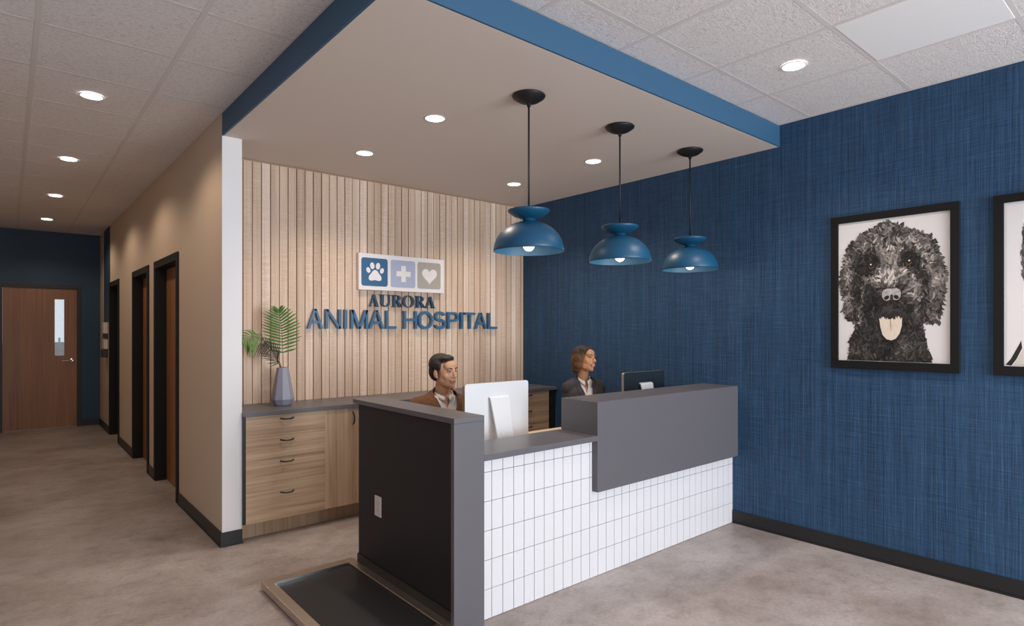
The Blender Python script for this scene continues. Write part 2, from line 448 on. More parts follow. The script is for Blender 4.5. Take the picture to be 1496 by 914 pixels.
# small wall devices at the far end of the hall
t = thing('wall_phone', 'small beige and black wall device past the farthest hall door', 'wall device', (HX - .0005, 10.62, 1.28))
obj('body', bx(-.055, -.001, -.10, .10, .17, .33, bev=.01), M['plate'], t)
obj('cradle', bx(-.045, -.001, -.10, .10, .10, .165, bev=.004), M['metal_black'], t)
t = thing('wall_dispenser', 'beige box with black base on the hall wall below the phone', 'wall device', (HX - .0005, 10.62, 1.06))
obj('body', bx(-.05, -.001, -.10, .10, .16, .30, bev=.008), M['plate'], t)
obj('tray', bx(-.07, -.001, -.10, .10, .04, .155, bev=.004), M['metal_black'], t)

# ------------------------------------------------------------------ base cabinets and worktop along the slat wall
CF = 4.42   # front of the doors
def pull(parent, x, z, vertical=False, half=.048):
    pts = []
    for i in range(9):
        s = -1 + 2 * i / 8; dpt = -.030 * (1 - s ** 4)
        pts.append((x, CF - .001 + dpt, z + s * half) if vertical else (x + s * half, CF - .001 + dpt, z - .004 * (1 - s * s)))
    return obj('handle', tube(B(), pts, .0052, 8), M['metal_black'], parent, True)
def cabinet(kind, x0, x1, label, cat, hside=None):
    t = thing('base_cabinet', label, cat, ((x0 + x1) / 2, 4.68, 0), 0, None)
    cx, cy = (x0 + x1) / 2, 4.68
    def off(bm): bmesh.ops.translate(bm, verts=bm.verts[:], vec=(-cx, -cy, 0)); return bm
    obj('carcass', off(bx(x0, x1, CF + .021, SY - .026, .127, .888)), M['oak_v'], t)
    obj('toe_kick', off(bx(x0, x1, 4.53, SY - .03, 0, .1265)), M['oak_v'], t)
    if kind == 'drawers':
        for a, b, hz in ((.7345, .886, .856), (.5745, .7335, .700), (.3445, .5735, .545), (.128, .3435, .318)):
            dr = obj('drawer', off(bx(x0 + .0006, x1 - .0006, CF, CF + .02, a, b, bev=.0004)), M['oak_h'], t)
            h = pull(dr, cx, hz); h.location = (-cx, -cy, 0)
    else:
        n_ = kind; w = (x1 - x0) / n_
        for k in range(n_):
            a = x0 + k * w; dr = obj('door', off(bx(a + .0006, a + w - .0006, CF, CF + .02, .128, .886, bev=.0004)), M['oak_v'], t)
            hx_ = a + w - .045 if k % 2 == 0 else a + .045
            h = pull(dr, hx_, .803, True); h.location = (-cx, -cy, 0)
    return t
cabinet('drawers', 1.285, 1.862, 'light oak base cabinet with four drawers beside the white wall end', 'cabinet')
cabinet(2, 1.862, 2.41, 'light oak two-door base cabinet right of the near drawer unit', 'cabinet')
cabinet(2, 2.41, 3.11, 'light oak two-door base cabinet below the middle of the slat wall', 'cabinet')
cabinet(2, 3.11, 3.66, 'light oak two-door base cabinet left of the far drawer unit', 'cabinet')
cabinet('drawers', 3.66, 4.235, 'shaded oak drawer cabinet next to the blue wall', 'cabinet')
tag(obj('filler_panel', bx(HX2 + .0006, 1.284, CF + .006, SY - .03, 0.127, .888), M['black']), 'narrow black filler strip between white wall and oak drawers', 'filler strip')
tag(obj('filler_panel', bx(4.236, BX - .0006, CF + .006, SY - .03, 0, .888), M['black']), 'black filler strip between oak drawers and blue wall', 'filler strip')
tag(obj('worktop', bx(HX2 + .001, BX - .001, 4.395, SY - .026, .889, .919, bev=.0015), M['grey_lam']), 'long dark grey worktop over the oak base cabinets', 'worktop')

# ------------------------------------------------------------------ reception desk
desk = thing('reception_desk', 'L-shaped reception desk with white tile front and dark grey counters', 'reception desk', (0, 0, 0))
YF = 2.403; TY = 2.448
obj('end_panel', bx(1.690, 1.835, 2.432, 3.49, .0, 1.040, bev=.001), M['panelblack'], desk)
obj('baseboard', bx(1.683, 1.6895, 2.432, 3.495, .0, .10), M['black'], desk)
bm = B(); box(bm, 1.664, 1.850, YF, 3.52, 1.041, 1.068, bev=.0012); box(bm, 1.664, 1.850, YF, 2.431, 0, 1.0405, bev=.0012)
obj('end_frame', bm, M['grey_lam'], desk)
# wall core behind the tiles, low part and the part under the raised box
bm = B(); box(bm, 1.8505, 2.7075, TY + .008, TY + .12, 0, .833); box(bm, 2.7075, BX - .001, TY + .008, TY + .12, 0, .524)
obj('tile_backing', bm, M['grout'], desk)
bm = B(); x0 = 1.8505; tx = 1.933 - .0753 * 2
zs = [0.001] + [.1545 + .1523 * k for k in range(6)]
gap = .0016
while tx < BX:
    a, b = max(tx + gap, 1.851), min(tx + .0753 - gap, BX - .0015)
    parts_ = [(a, b, .833)] if b < 2.7075 else ([(a, b, .524)] if a > 2.7075 else [(a, 2.7075, .833), (2.7076, b, .524)])
    for (pa, pb, zt) in parts_:
        if pb - pa < .004: continue
        for z0, z1 in zip(zs, zs[1:]):
            z1_ = min(z1 - gap * .8, zt - .0005)
            if z1_ - z0 < .006: continue
            box(bm, pa, pb, TY, TY + .0075, z0 + gap * .8, z1_)
    tx += .0753
o = obj('tile_facing', bm, M['tile'], desk)
bv = o.modifiers.new('b', 'BEVEL'); bv.width = .0007; bv.segments = 1
obj('low_counter', bx(1.8505, 2.7075, YF, 2.725, .834, .866, bev=.0012), M['grey_lam'], desk)
obj('raised_counter', bx(2.708, BX - .001, YF, 2.712, .525, 1.068, bev=.0015), M['grey_lam'], desk)
obj('work_surface', bx(1.836, BX - .002, 2.7255, 3.325, .712, .742, bev=.002), M['desk_top'], desk)
obj('support_panel', bx(2.70, 2.725, 2.75, 3.25, 0, .711), M['oak_v'], desk)
obj('inner_panel', bx(1.8365, BX - .002, 2.60, 2.62, 0, .833 - .31), M['oak_v'], desk)
# outlet plate on the black end
t = thing('wall_outlet', 'small beige outlet plate on the black end panel of the desk', 'outlet', (1.690, 3.2255, .453))
obj('cover_plate', bx(-.008, -.0003, -.038, .038, -.060, .060, bev=.0025), M['plate'], t)
obj('socket', box(box(B(), -.0105, -.0081, -.017, .017, .006, .034, bev=.001), -.0105, -.0081, -.017, .017, -.034, -.006, bev=.001), mat('socket_face', (.60, .55, .51), .4), t)

# ------------------------------------------------------------------ pet scale on the floor
t = thing('pet_scale', 'low floor scale with steel tray edge and black mat beside the desk end', 'scale', (1.405, 3.01, 0))
x0, x1, y0, y1, h = -.285, .2775, -.578, .560, .052
ix0, ix1, iy0, iy1 = -.230, .225, -.520, .485
bm = B()
box(bm, x0, ix0, y0, y1, .010, h, bev=.002); box(bm, ix1, x1, y0, y1, .010, h, bev=.002)
box(bm, ix0, ix1, y0, iy0, .010, h, bev=.002); box(bm, ix0, ix1, iy1, y1, .010, h, bev=.002)
obj('tray', bm, M['steel'], t)
obj('lip', box(B(), ix0, ix1, iy1 - .004, iy1 - .0005, .030, h + .004), M['chrome'], t)
bm = B(); box(bm, ix0 + .003, ix1 - .003, iy0 + .003, iy1 - .005, .014, .040)
obj('mat', bm, M['rubber'], t)
bm = B()
for fx in (x0 + .05, x1 - .05):
    for fy in (y0 + .06, y1 - .06): obj('foot', lathe(B(), [(0, 0), (.02, 0), (.022, .0098), (0, .0098)], 20, (fx, fy, 0)), M['black'], t)

# ------------------------------------------------------------------ pendants
def pendant(loc, label):
    t = thing('pendant_lamp', label, 'pendant lamp', loc, 0, 'blue dome pendants over the reception desk')
    # z = 0 at the soffit
    obj('canopy', lathe(B(), [(0, -.001), (.090, -.001), (.096, -.006), (.092, -.014), (.062, -.034), (.022, -.048), (.011, -.052), (.011, -.066), (0, -.066)], 48), M['canopyblack'], t, True)
    obj('rod', tube(B(), [(0, 0, -.06), (0, 0, -.672)], .0052, 12), M['canopyblack'], t, True)
    s = obj('saucer', lathe(B(), [(0, -.672), (.10, -.664), (.118, -.658), (.122, -.661), (.116, -.672), (.085, -.694), (.045, -.708), (.036, -.712), (.036, -.722), (0, -.722)], 56), M['pend'], t, True)
    out = [(.030 , -.7222)]
    R, H0, HT = .203, -.895, .172
    for i in range(1, 17):
        a = i / 16 * PI / 2
        out.append((max(.03, R * math.sin(a) ** .92), H0 + HT * math.cos(a)))
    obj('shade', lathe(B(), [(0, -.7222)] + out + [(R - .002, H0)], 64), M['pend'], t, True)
    inn = [(R - .0022, H0 + .0003)]
    for i in range(15, 0, -1):
        a = i / 16 * PI / 2
        inn.append((max(.001, (R - .004) * math.sin(a) ** .92), H0 + (HT - .006) * math.cos(a)))
    inn.append((0, H0 + HT - .006))
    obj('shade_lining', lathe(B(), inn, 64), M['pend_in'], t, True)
    b = obj('bulb', ell(B(), (0, 0, -.853), (.036, .036, .040), u=24, v=16), M['bulb'], t, True)
    obj('socket', lathe(B(), [(0, -.735), (.020, -.735), (.022, -.825), (0, -.825)], 24), M['canopyblack'], t, True)
    return t
P0 = pendant((2.284, 2.55, SZ), 'blue dome pendant lamp hanging nearest the slat sign, leftmost of three')
dup(P0, (3.091, 2.55, SZ), 'blue dome pendant lamp in the middle of the row of three')
dup(P0, (3.902, 2.55, SZ), 'blue dome pendant lamp nearest the blue wall, rightmost of three')

# ------------------------------------------------------------------ downlights
def downlight(loc, label, group):
    t = thing('downlight', label, 'downlight', loc, 0, group)
    obj('trim_ring', lathe(B(), [(.060, -.0005), (.067, -.0005), (.066, -.004), (.060, -.005)], 40, closed=True), M['ring'], t, True)
    obj('lens', lathe(B(), [(0, -.0035), (.059, -.0035), (.059, -.0006), (0, -.0006)], 40), M['lens'], t)
    return t
L = [((.415, 4.655, CZ - .002), 'round recessed downlight in the hall ceiling, nearest of the row'),
     ((.415, 6.51, CZ - .002), 'round recessed downlight in the hall ceiling, second along'),
     ((.415, 8.37, CZ - .002), 'round recessed downlight in the hall ceiling, third along'),
     ((.415, 10.23, CZ - .002), 'round recessed downlight in the hall ceiling, last before the end door')]
D0 = None
def place_dl(pos, lab, grp):
    global D0
    if D0 is None: D0 = downlight(pos, lab, grp); return D0
    r = dup(D0, pos, lab); r['group'] = grp; return r
for a, b in L: place_dl(a, b, 'downlights along the hall ceiling')
place_dl((3.406, 1.553, CZ - .002), 'round recessed downlight in the white tile ceiling near the blue wall', 'downlights in the lobby ceiling')
SOF = [((2.075, 3.21, SZ), 'round downlight in the soffit between the near pendant and the slat wall'),
       ((2.075, 4.185, SZ), 'round downlight in the soffit close to the slat wall, above the sign'),
       ((3.566, 3.214, SZ), 'round downlight in the soffit between the middle and far pendants'),
       ((3.566, 4.187, SZ), 'round downlight in the soffit at the corner of slat and blue walls')]
for a, b in SOF: place_dl(a, b, 'downlights in the soffit')

# ------------------------------------------------------------------ sign
SGY = 4.915
t = thing('logo_sign', 'white rectangular sign panel with paw, cross and heart squares', 'sign', (0, 0, 0))
obj('panel', bx(2.364, 3.258, 4.878, SGY, 1.858, 2.183, bev=.002), M['signwhite'], t)
def rrect(cx, cz, w, h, r, n=6):
    pts = []
    for (sx, sz, a0) in ((1, 1, 0), (-1, 1, 90), (-1, -1, 180), (1, -1, 270)):
        for i in range(n + 1):
            a = math.radians(a0 + 90 * i / n); pts.append((cx + sx * (w / 2 - r) + r * math.cos(a), cz + sz * (h / 2 - r) + r * math.sin(a)))
    return pts
def onwall(a, b, t_): return (a, t_, b)
sq = []
for i, (cx, mname, lab) in enumerate(((2.516, 'sign1', 'dark blue square'), (2.805, 'sign2', 'pale periwinkle square'), (3.088, 'sign3', 'taupe square'))):
    s = obj('square', prism(B(), rrect(cx, 2.019, .258, .250, .022), onwall, 4.8755, 4.8778), M[mname], t); s['label'] = lab; sq.append(s)
def elpts(cx, cz, rx, rz, rot=0, n=24):
    return [(cx + rx * math.cos(a) * math.cos(rot) - rz * math.sin(a) * math.sin(rot), cz + rx * math.cos(a) * math.sin(rot) + rz * math.sin(a) * math.cos(rot)) for a in [2 * PI * i / n for i in range(n)]]
bm = B()
for cx, cz, rx, rz, ro in ((2.491, 2.074, .021, .030, .12), (2.547, 2.074, .021, .030, -.12), (2.453, 2.034, .019, .026, .40), (2.586, 2.034, .019, .026, -.40)):
    prism(bm, elpts(cx, cz, rx, rz, ro), onwall, 4.8732, 4.8754)
pad = [(2.519, 2.040), (2.541, 2.030), (2.556, 2.008), (2.577, 1.985), (2.583, 1.962), (2.574, 1.945), (2.553, 1.941), (2.519, 1.948), (2.485, 1.941), (2.464, 1.945), (2.455, 1.962), (2.461, 1.985), (2.482, 2.008), (2.497, 2.030)]
prism(bm, pad, onwall, 4.8732, 4.8754); obj('paw_symbol', bm, M['signwhite'], sq[0])
c, w, a = (2.808, 2.019), .024, .074
cross = [(-w, a), (w, a), (w, w), (a, w), (a, -w), (w, -w), (w, -a), (-w, -a), (-w, -w), (-a, -w), (-a, w), (-w, w)]
obj('cross_symbol', prism(B(), [(c[0] + x_, c[1] + z_) for x_, z_ in cross], onwall, 4.8732, 4.8754), M['signwhite'], sq[1])
hp = []
for i in range(40):
    a = 2 * PI * i / 40; hp.append((3.090 + .0052 * 16 * math.sin(a) ** 3, 2.020 + .0052 * (13 * math.cos(a) - 5 * math.cos(2 * a) - 2 * math.cos(3 * a) - math.cos(4 * a))))
obj('heart_symbol', prism(B(), hp, onwall, 4.8732, 4.8754), M['signwhite'], sq[2])

sg = thing('sign_lettering', 'blue raised letters reading ANIMAL HOSPITAL on the slat wall', 'sign lettering', (0, 0, 0))
def glyph_tools(bm, x0, x1, z0, z1, Y0, Y1):
    w = x1 - x0; h = z1 - z0
    def f(a, b, t_): return (x0 + a * w, t_, z0 + b * h)
    def P(*pts): prism(bm, pts, f, Y0, Y1)
    def ring(cx, cy, ro, so, ri, si, a0=0, a1=360, n=28):
        for k in range(n):
            p, q = math.radians(a0 + (a1 - a0) * k / n), math.radians(a0 + (a1 - a0) * (k + 1) / n)
            P((cx + ro * math.cos(p), cy + so * math.sin(p)), (cx + ro * math.cos(q), cy + so * math.sin(q)), (cx + ri * math.cos(q), cy + si * math.sin(q)), (cx + ri * math.cos(p), cy + si * math.sin(p)))
    def rect(a0, b0, a1, b1): P((a0, b0), (a1, b0), (a1, b1), (a0, b1))
    return P, ring, rect
def sans(ch, x0, x1, z0, z1):
    bm = B(); P, ring, rect = glyph_tools(bm, x0, x1, z0, z1, SGY - .032, SGY)
    if ch == 'A':
        P((0, 0), (.165, 0), (.50, .86), (.58, 1), (.42, 1)); P((1, 0), (.835, 0), (.50, .86), (.42, 1), (.58, 1)); P((.24, .27), (.76, .27), (.705, .41), (.295, .41))
    elif ch == 'N': rect(0, 0, .165, 1); rect(.835, 0, 1, 1); P((0, 1), (.185, 1), (1, 0), (.815, 0))
    elif ch == 'I': rect(.12, 0, .88, 1)
    elif ch == 'M': rect(0, 0, .14, 1); rect(.86, 0, 1, 1); P((.0, 1), (.195, 1), (.57, 0), (.43, 0)); P((1, 1), (.805, 1), (.43, 0), (.57, 0))
    elif ch == 'L': rect(0, 0, .21, 1); rect(.2, 0, 1, .145)
    elif ch == 'H': rect(0, 0, .165, 1); rect(.835, 0, 1, 1); rect(.16, .44, .84, .58)
    elif ch == 'O': ring(.5, .5, .5, .5, .355, .355, n=44)
    elif ch == 'S': ring(.5, .72, .465, .28, .29, .142, 18, 272); ring(.5, .29, .49, .29, .31, .150, -168, 92)
    elif ch == 'P': rect(0, 0, .185, 1); rect(.18, .86, .58, 1); rect(.18, .42, .58, .56); ring(.57, .71, .43, .29, .245, .150, -90, 90)
    elif ch == 'T': rect(0, .86, 1, 1); rect(.41, 0, .59, .87)
    return bm
xr = [(1.908, 2.046), (2.065, 2.206), (2.231, 2.264), (2.294, 2.457), (2.464, 2.618), (2.634, 2.742), (2.818, 2.960), (2.974, 3.138), (3.154, 3.291), (3.309, 3.443), (3.461, 3.494), (3.513, 3.648), (3.640, 3.796), (3.812, 3.932)]
for ch, (a, b) in zip('ANIMALHOSPITAL', xr):
    e = .003 if ch in 'OS' else 0
    obj('letter', sans(ch, a, b, 1.512 - e, 1.678 + e), M['letter'], sg)
sg = thing('sign_lettering', 'smaller navy serif letters reading AURORA under the logo panel', 'sign lettering', (0, 0, 0))
def serif(ch, x0, x1, z0, z1):
    bm = B(); P, ring, rect = glyph_tools(bm, x0, x1, z0, z1, SGY - .026, SGY)
    S = .045
    if ch == 'A':
        P((.42, .93), (.52, 1.0), (.58, 1.0), (.92, .0), (.68, 0)); P((.42, .93), (.50, .93), (.18, 0), (.10, 0))
        P((.24, .30), (.72, .30), (.72, .36), (.26, .36)); P((0, 0), (.30, 0), (.30, S), (0, S)); P((.58, 0), (1, 0), (1, S), (.58, S))
    elif ch == 'U':
        P((.14, 1), (.34, 1), (.34, .28), (.14, .28)); P((.80, 1), (.87, 1), (.87, .28), (.80, .28)); ring(.505, .28, .365, .28, .20, .21, 180, 360)
        P((.0, 1), (.48, 1), (.48, 1 - S), (0, 1 - S)); P((.66, 1), (1, 1), (1, 1 - S), (.66, 1 - S)); P((.70, .28), (.87, .28), (.80, .30))
    elif ch == 'R':
        P((.12, 0), (.32, 0), (.32, 1), (.12, 1)); P((0, 1), (.5, 1), (.5, 1 - S), (0, 1 - S)); P((0, 0), (.44, 0), (.44, S), (0, S))
        ring(.44, .75, .40, .25, .20, .205, -90, 90); P((.30, .5), (.46, .5), (.46, .545), (.30, .545)); P((.42, .52), (.60, .52), (.86, .0), (.98, .0), (.98, S), (.66, S))
        P((.66, 0), (1.02, 0), (1.02, S), (.64, S))
    else:
        ring(.5, .5, .48, .52, .30, .475)
    return bm
for ch, (a, b) in zip('AURORA', [(2.466, 2.572), (2.576, 2.692), (2.700, 2.808), (2.812, 2.936), (2.950, 3.055), (3.056, 3.170)]):
    obj('letter', serif(ch, a, b, 1.712, 1.822), M['letter_dark'], sg)

# ------------------------------------------------------------------ vase and palm fronds
VX, VY, VZ = 1.636, 4.69, .919
bm = B(); N8 = 9
prof = [(.052, 0), (.066, .002), (.087, .048), (.083, .075), (.0445, .292), (.040, .292), (.072, .075), (.0, .06)]
rings = []
for r, z in prof:
    rings.append([bm.verts.new((r * math.cos(2 * PI * (k + .30) / N8), r * math.sin(2 * PI * (k + .30) / N8), z)) for k in range(N8)] if r else [bm.verts.new((0, 0, z))])
bm.faces.new(rings[0][::-1])
for a, b in zip(rings, rings[1:]):
    for k in range(N8):
        q = []
        for w_ in (a[k], a[(k + 1) % N8], b[(k + 1) % len(b)] if len(b) > 1 else b[0], b[k] if len(b) > 1 else b[0]):
            if w_ not in q: q.append(w_)
        bm.faces.new(q)
bmesh.ops.recalc_face_normals(bm, faces=bm.faces[:])
o = obj('vase', bm, M['vase']); o.location = (VX, VY, VZ); tag(o, 'faceted blue-grey vase holding palm fronds on the worktop', 'vase')
mod = o.modifiers.new('b', 'BEVEL'); mod.width = .003; mod.segments = 2

def leaflet(bm, root, direc, nrm, length, width, droop=.25):
    root, direc, nrm = V(root), V(direc).normalized(), V(nrm).normalized()
    side = direc.cross(nrm).normalized(); n_ = 7; prev = None
    for i in range(n_ + 1):
        s = i / n_; w = width * (math.sin(PI * min(1, s * .93 + .07)) ** .7) * (1 - .35 * s) + .0004
        c_ = root + direc * length * s + V((0, 0, -1)) * droop * length * s * s
        row = [bm.verts.new(c_ - side * w + nrm * w * .35), bm.verts.new(c_), bm.verts.new(c_ + side * w + nrm * w * .35)]
        if prev:
            bm.faces.new([prev[0], row[0], row[1], prev[1]]); bm.faces.new([prev[1], row[1], row[2], prev[2]])
        prev = row
def frond(label, pts, n_leaf, s0, Lmax, nrm, tilt, droop, grp, width=.007, dark=(0, 0), lenf=None):
    """pts: rachis control points relative to the vase base"""
    def P(s):
        q = s * (len(pts) - 1); i = min(int(q), len(pts) - 2); u = q - i
        p0, p1, p2, p3 = [V(pts[max(0, min(len(pts) - 1, i + k))]) for k in (-1, 0, 1, 2)]
        return .5 * ((2 * p1) + (-p0 + p2) * u + (2 * p0 - 5 * p1 + 4 * p2 - p3) * u * u + (-p0 + 3 * p1 - 3 * p2 + p3) * u ** 3)
    t = thing('palm_frond', label, 'palm frond', (VX, VY, VZ), 0, grp)
    NN = 36
    obj('stem', tube(B(), [P(i / NN) for i in range(NN + 1)], [.0032 * (1 - .75 * i / NN) for i in range(NN + 1)], 7), M['stem'], t, True)
    bm = B(); nn = V(nrm).normalized()
    bd = B()
    for i in range(n_leaf):
        s = s0 + (1 - s0) * i / (n_leaf - 1); s = min(s, .995)
        p = P(s); d = (P(min(1, s + .01)) - P(max(0, s - .01))).normalized()
        u = (s - s0) / (1 - s0)
        ln = Lmax * (lenf(u) if lenf else (math.sin(PI * (u * .80 + .17)) ** .8))
        tgt = bd if dark[0] <= u < dark[1] else bm
        for sd in (-1, 1):
            sidev = d.cross(nn).normalized() * sd
            dir_ = (sidev * math.cos(tilt(u)) + d * math.sin(tilt(u)) + nn * random.uniform(-.12, .12)).normalized()
            leaflet(tgt, p, dir_, nn, ln * random.uniform(.9, 1.08), width * random.uniform(.85, 1.1), droop)
    for b_, m_, nm in ((bm, 'leaf', 'leaflets'), (bd, 'leaf_shade', 'shaded_leaflets')):
        if len(b_.verts):
            o = obj(nm, b_, M[m_], t, True); so = o.modifiers.new('s', 'SOLIDIFY'); so.thickness = .0008
            if nm == 'shaded_leaflets': o['label'] = 'leaflets with shade put into their colour'
        else: b_.free()
    return t
G = 'palm fronds in the grey vase'
frond('upright green palm frond in the grey vase', [(.0, 0, .075), (.004, 0, .29), (-.004, -.005, .48), (-.014, -.01, .62), (-.038, -.02, .735)], 17, .40, .150, (-.45, -.85, .1), lambda u: .22 + .62 * u ** 2, -.05, G, .0088,
      lenf=lambda u: .60 + .45 * math.sin(PI * min(1, u * 1.15 + .1)) if u < .62 else .98 - (u - .62) * 1.75)
frond('palm frond drooping from the vase towards the white wall', [(-.004, 0, .075), (-.012, 0, .29), (-.05, -.015, .36), (-.12, -.04, .465), (-.20, -.06, .520), (-.265, -.08, .535), (-.325, -.09, .505)], 20, .45, .150, (.20, -.75, .62), lambda u: .45 + .15 * u, .55, G, .005, dark=(0, .30))
frond('thin palm frond coloured dark for shade, leaning low out of the vase', [(-.006, .002, .075), (-.016, .002, .285), (-.045, -.01, .335), (-.09, -.03, .40), (-.15, -.05, .47)], 13, .42, .135, (-.2, -.9, .35), lambda u: .80 + .3 * u, .10, G, .0045, dark=(0, 1.1))

# ------------------------------------------------------------------ monitors
def monitor(x0, yb, label, backmat='alu'):
    W, T = .52, .026
    t = thing('computer_monitor', label, 'computer monitor', (x0 + W / 2, yb, .742), 0, 'computers on the reception desk')
    z0, z1 = .055, .425
    pr = [(a, b) for a, b in rrect(0, (z0 + z1) / 2, W, z1 - z0, .018)]
    b = prism(B(), pr, lambda a, b_, t_: (a, t_, b_), 0.0, .004)
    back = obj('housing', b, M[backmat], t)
    o = obj('rim', prism(B(), rrect(0, (z0 + z1) / 2, W, z1 - z0, .018), lambda a, b_, t_: (a, t_, b_), .0042, T), M['alu_side'], t)
    obj('screen', prism(B(), rrect(0, (z0 + z1) / 2, W - .02, z1 - z0 - .02, .008), lambda a, b_, t_: (a, t_, b_), T + .0002, T + .002), M['screen'], t)
    # stand: a bent plate from the middle of the back down to the foot
    bm = B(); path = [(.0, .335, .077), (-.016, .330, .077), (-.050, .19, .068), (-.082, .05, .062), (-.088, .012, .062), (-.080, .004, .075), (.070, .004, .085)]
    prev = None
    nrmo = .005
    for i, (y_, z_, hw) in enumerate(path):
        q = path[min(i + 1, len(path) - 1)]; r = path[max(i - 1, 0)]
        dy, dz = q[0] - r[0], q[1] - r[1]; l = math.hypot(dy, dz); ny, nz = dz / l * nrmo, -dy / l * nrmo
        row = [bm.verts.new((-hw, y_ + ny, z_ + nz)), bm.verts.new((hw, y_ + ny, z_ + nz)), bm.verts.new((hw, y_ - ny, z_ - nz)), bm.verts.new((-hw, y_ - ny, z_ - nz))]
        if prev:
            for k in range(4): bm.faces.new([prev[k], prev[(k + 1) % 4], row[(k + 1) % 4], row[k]])
        else: bm.faces.new(row)
        prev = row
    bm.faces.new(prev[::-1]); bmesh.ops.recalc_face_normals(bm, faces=bm.faces[:])
    mz = min(v.co.z for v in bm.verts)
    for v in bm.verts:
        if v.co.z < .02: v.co.z = max(v.co.z, .0)
    bmesh.ops.bevel(bm, geom=bm.edges[:], offset=.0012, segments=1, affect='EDGES')
    obj('stand', bm, M['alu_stand'], t)
    return t
monitor(2.142, 2.978, 'silver-backed computer seen from behind, in front of the man in brown')
monitor(3.662, 2.978, 'computer seen from behind above the raised counter, dark reflection painted on its back', 'mon_reflection')

# ------------------------------------------------------------------ framed dog portraits
# picture plane coordinates: a runs 0..1 towards the camera, b runs 0..1 upwards
def frame(ytop, label):
    t = thing('framed_picture', label, 'framed picture', (BX - .0006, ytop, 1.243), 0, 'framed dog portraits on the blue wall')
    W, H, fw = .723, 1.022, .046
    bm = B()
    for (a0, a1, b0, b1) in ((0, W, 0, fw + .008), (0, W, H - fw, H), (0, fw, fw + .008, H - fw), (W - fw, W, fw + .008, H - fw)):
        box(bm, -.028, -.0005, -a1, -a0, b0, b1, bev=.0015)
    obj('frame', bm, M['picframe'], t)
    obj('print', bx(-.012, -.0006, -(W - fw), -fw, fw + .008, H - fw), M['paper'], t)
    return t
PW, PH, PO, PB = .631, .915, .046, .057
class Paint:
    def __init__(s, amin=0, amax=1):
        s.bm = B(); s.lay = s.bm.verts.layers.float_color.new('pigment'); s.k = 0; s.amin = amin; s.amax = amax
    def q(s, a, b):
        a = min(max(a, s.amin), s.amax); b = min(max(b, .0), 1.)
        return (-.0123 - s.k * 1.5e-6, -(PO + a * PW), PB + b * PH)
    def poly(s, pts, col, cen=None):
        s.k += 1
        c_ = cen or (sum(p[0] for p in pts) / len(pts), sum(p[1] for p in pts) / len(pts))
        vc = s.bm.verts.new(s.q(*c_)); vs = [s.bm.verts.new(s.q(*p)) for p in pts]
        for v in [vc] + vs: v[s.lay] = (*col, 1)
        for i in range(len(vs)):
            try: s.bm.faces.new([vc, vs[i], vs[(i + 1) % len(vs)]])
            except ValueError: pass
    def stroke(s, a, b, ang, ln, wd, bend, col):
        """tapered curved brush stroke; sizes in picture-height units"""
        s.k += 1; n_ = 6; prev = None; x, y = a, b; st = ln / n_
        for i in range(n_ + 1):
            u = i / n_; w = wd * math.sin(PI * (u * .86 + .12)) ** .6 * (1 - .55 * u)
            nx, ny = -math.sin(ang), math.cos(ang); k = PH / PW
            l_ = s.bm.verts.new(s.q(x + nx * w * k, y + ny * w)); r_ = s.bm.verts.new(s.q(x - nx * w * k, y - ny * w))
            for v in (l_, r_): v[s.lay] = (*col, 1)
            if prev: s.bm.faces.new([prev[0], l_, r_, prev[1]])
            prev = (l_, r_); x += math.cos(ang) * st * k; y += math.sin(ang) * st; ang += bend / n_
    def done(s, parent, name='painted_dog'):
        return obj(name, s.bm, M['pigment'], parent)
def inside(p, poly):
    x, y = p; r = False; j = len(poly) - 1
    for i in range(len(poly)):
        if (poly[i][1] > y) != (poly[j][1] > y) and x < (poly[j][0] - poly[i][0]) * (y - poly[i][1]) / (poly[j][1] - poly[i][1]) + poly[i][0]: r = not r
        j = i
    return r
def g(v, w=0.0): return (v * (1 + .10 + w), v * (1 + w * .4), v * (.93 - w * .2))

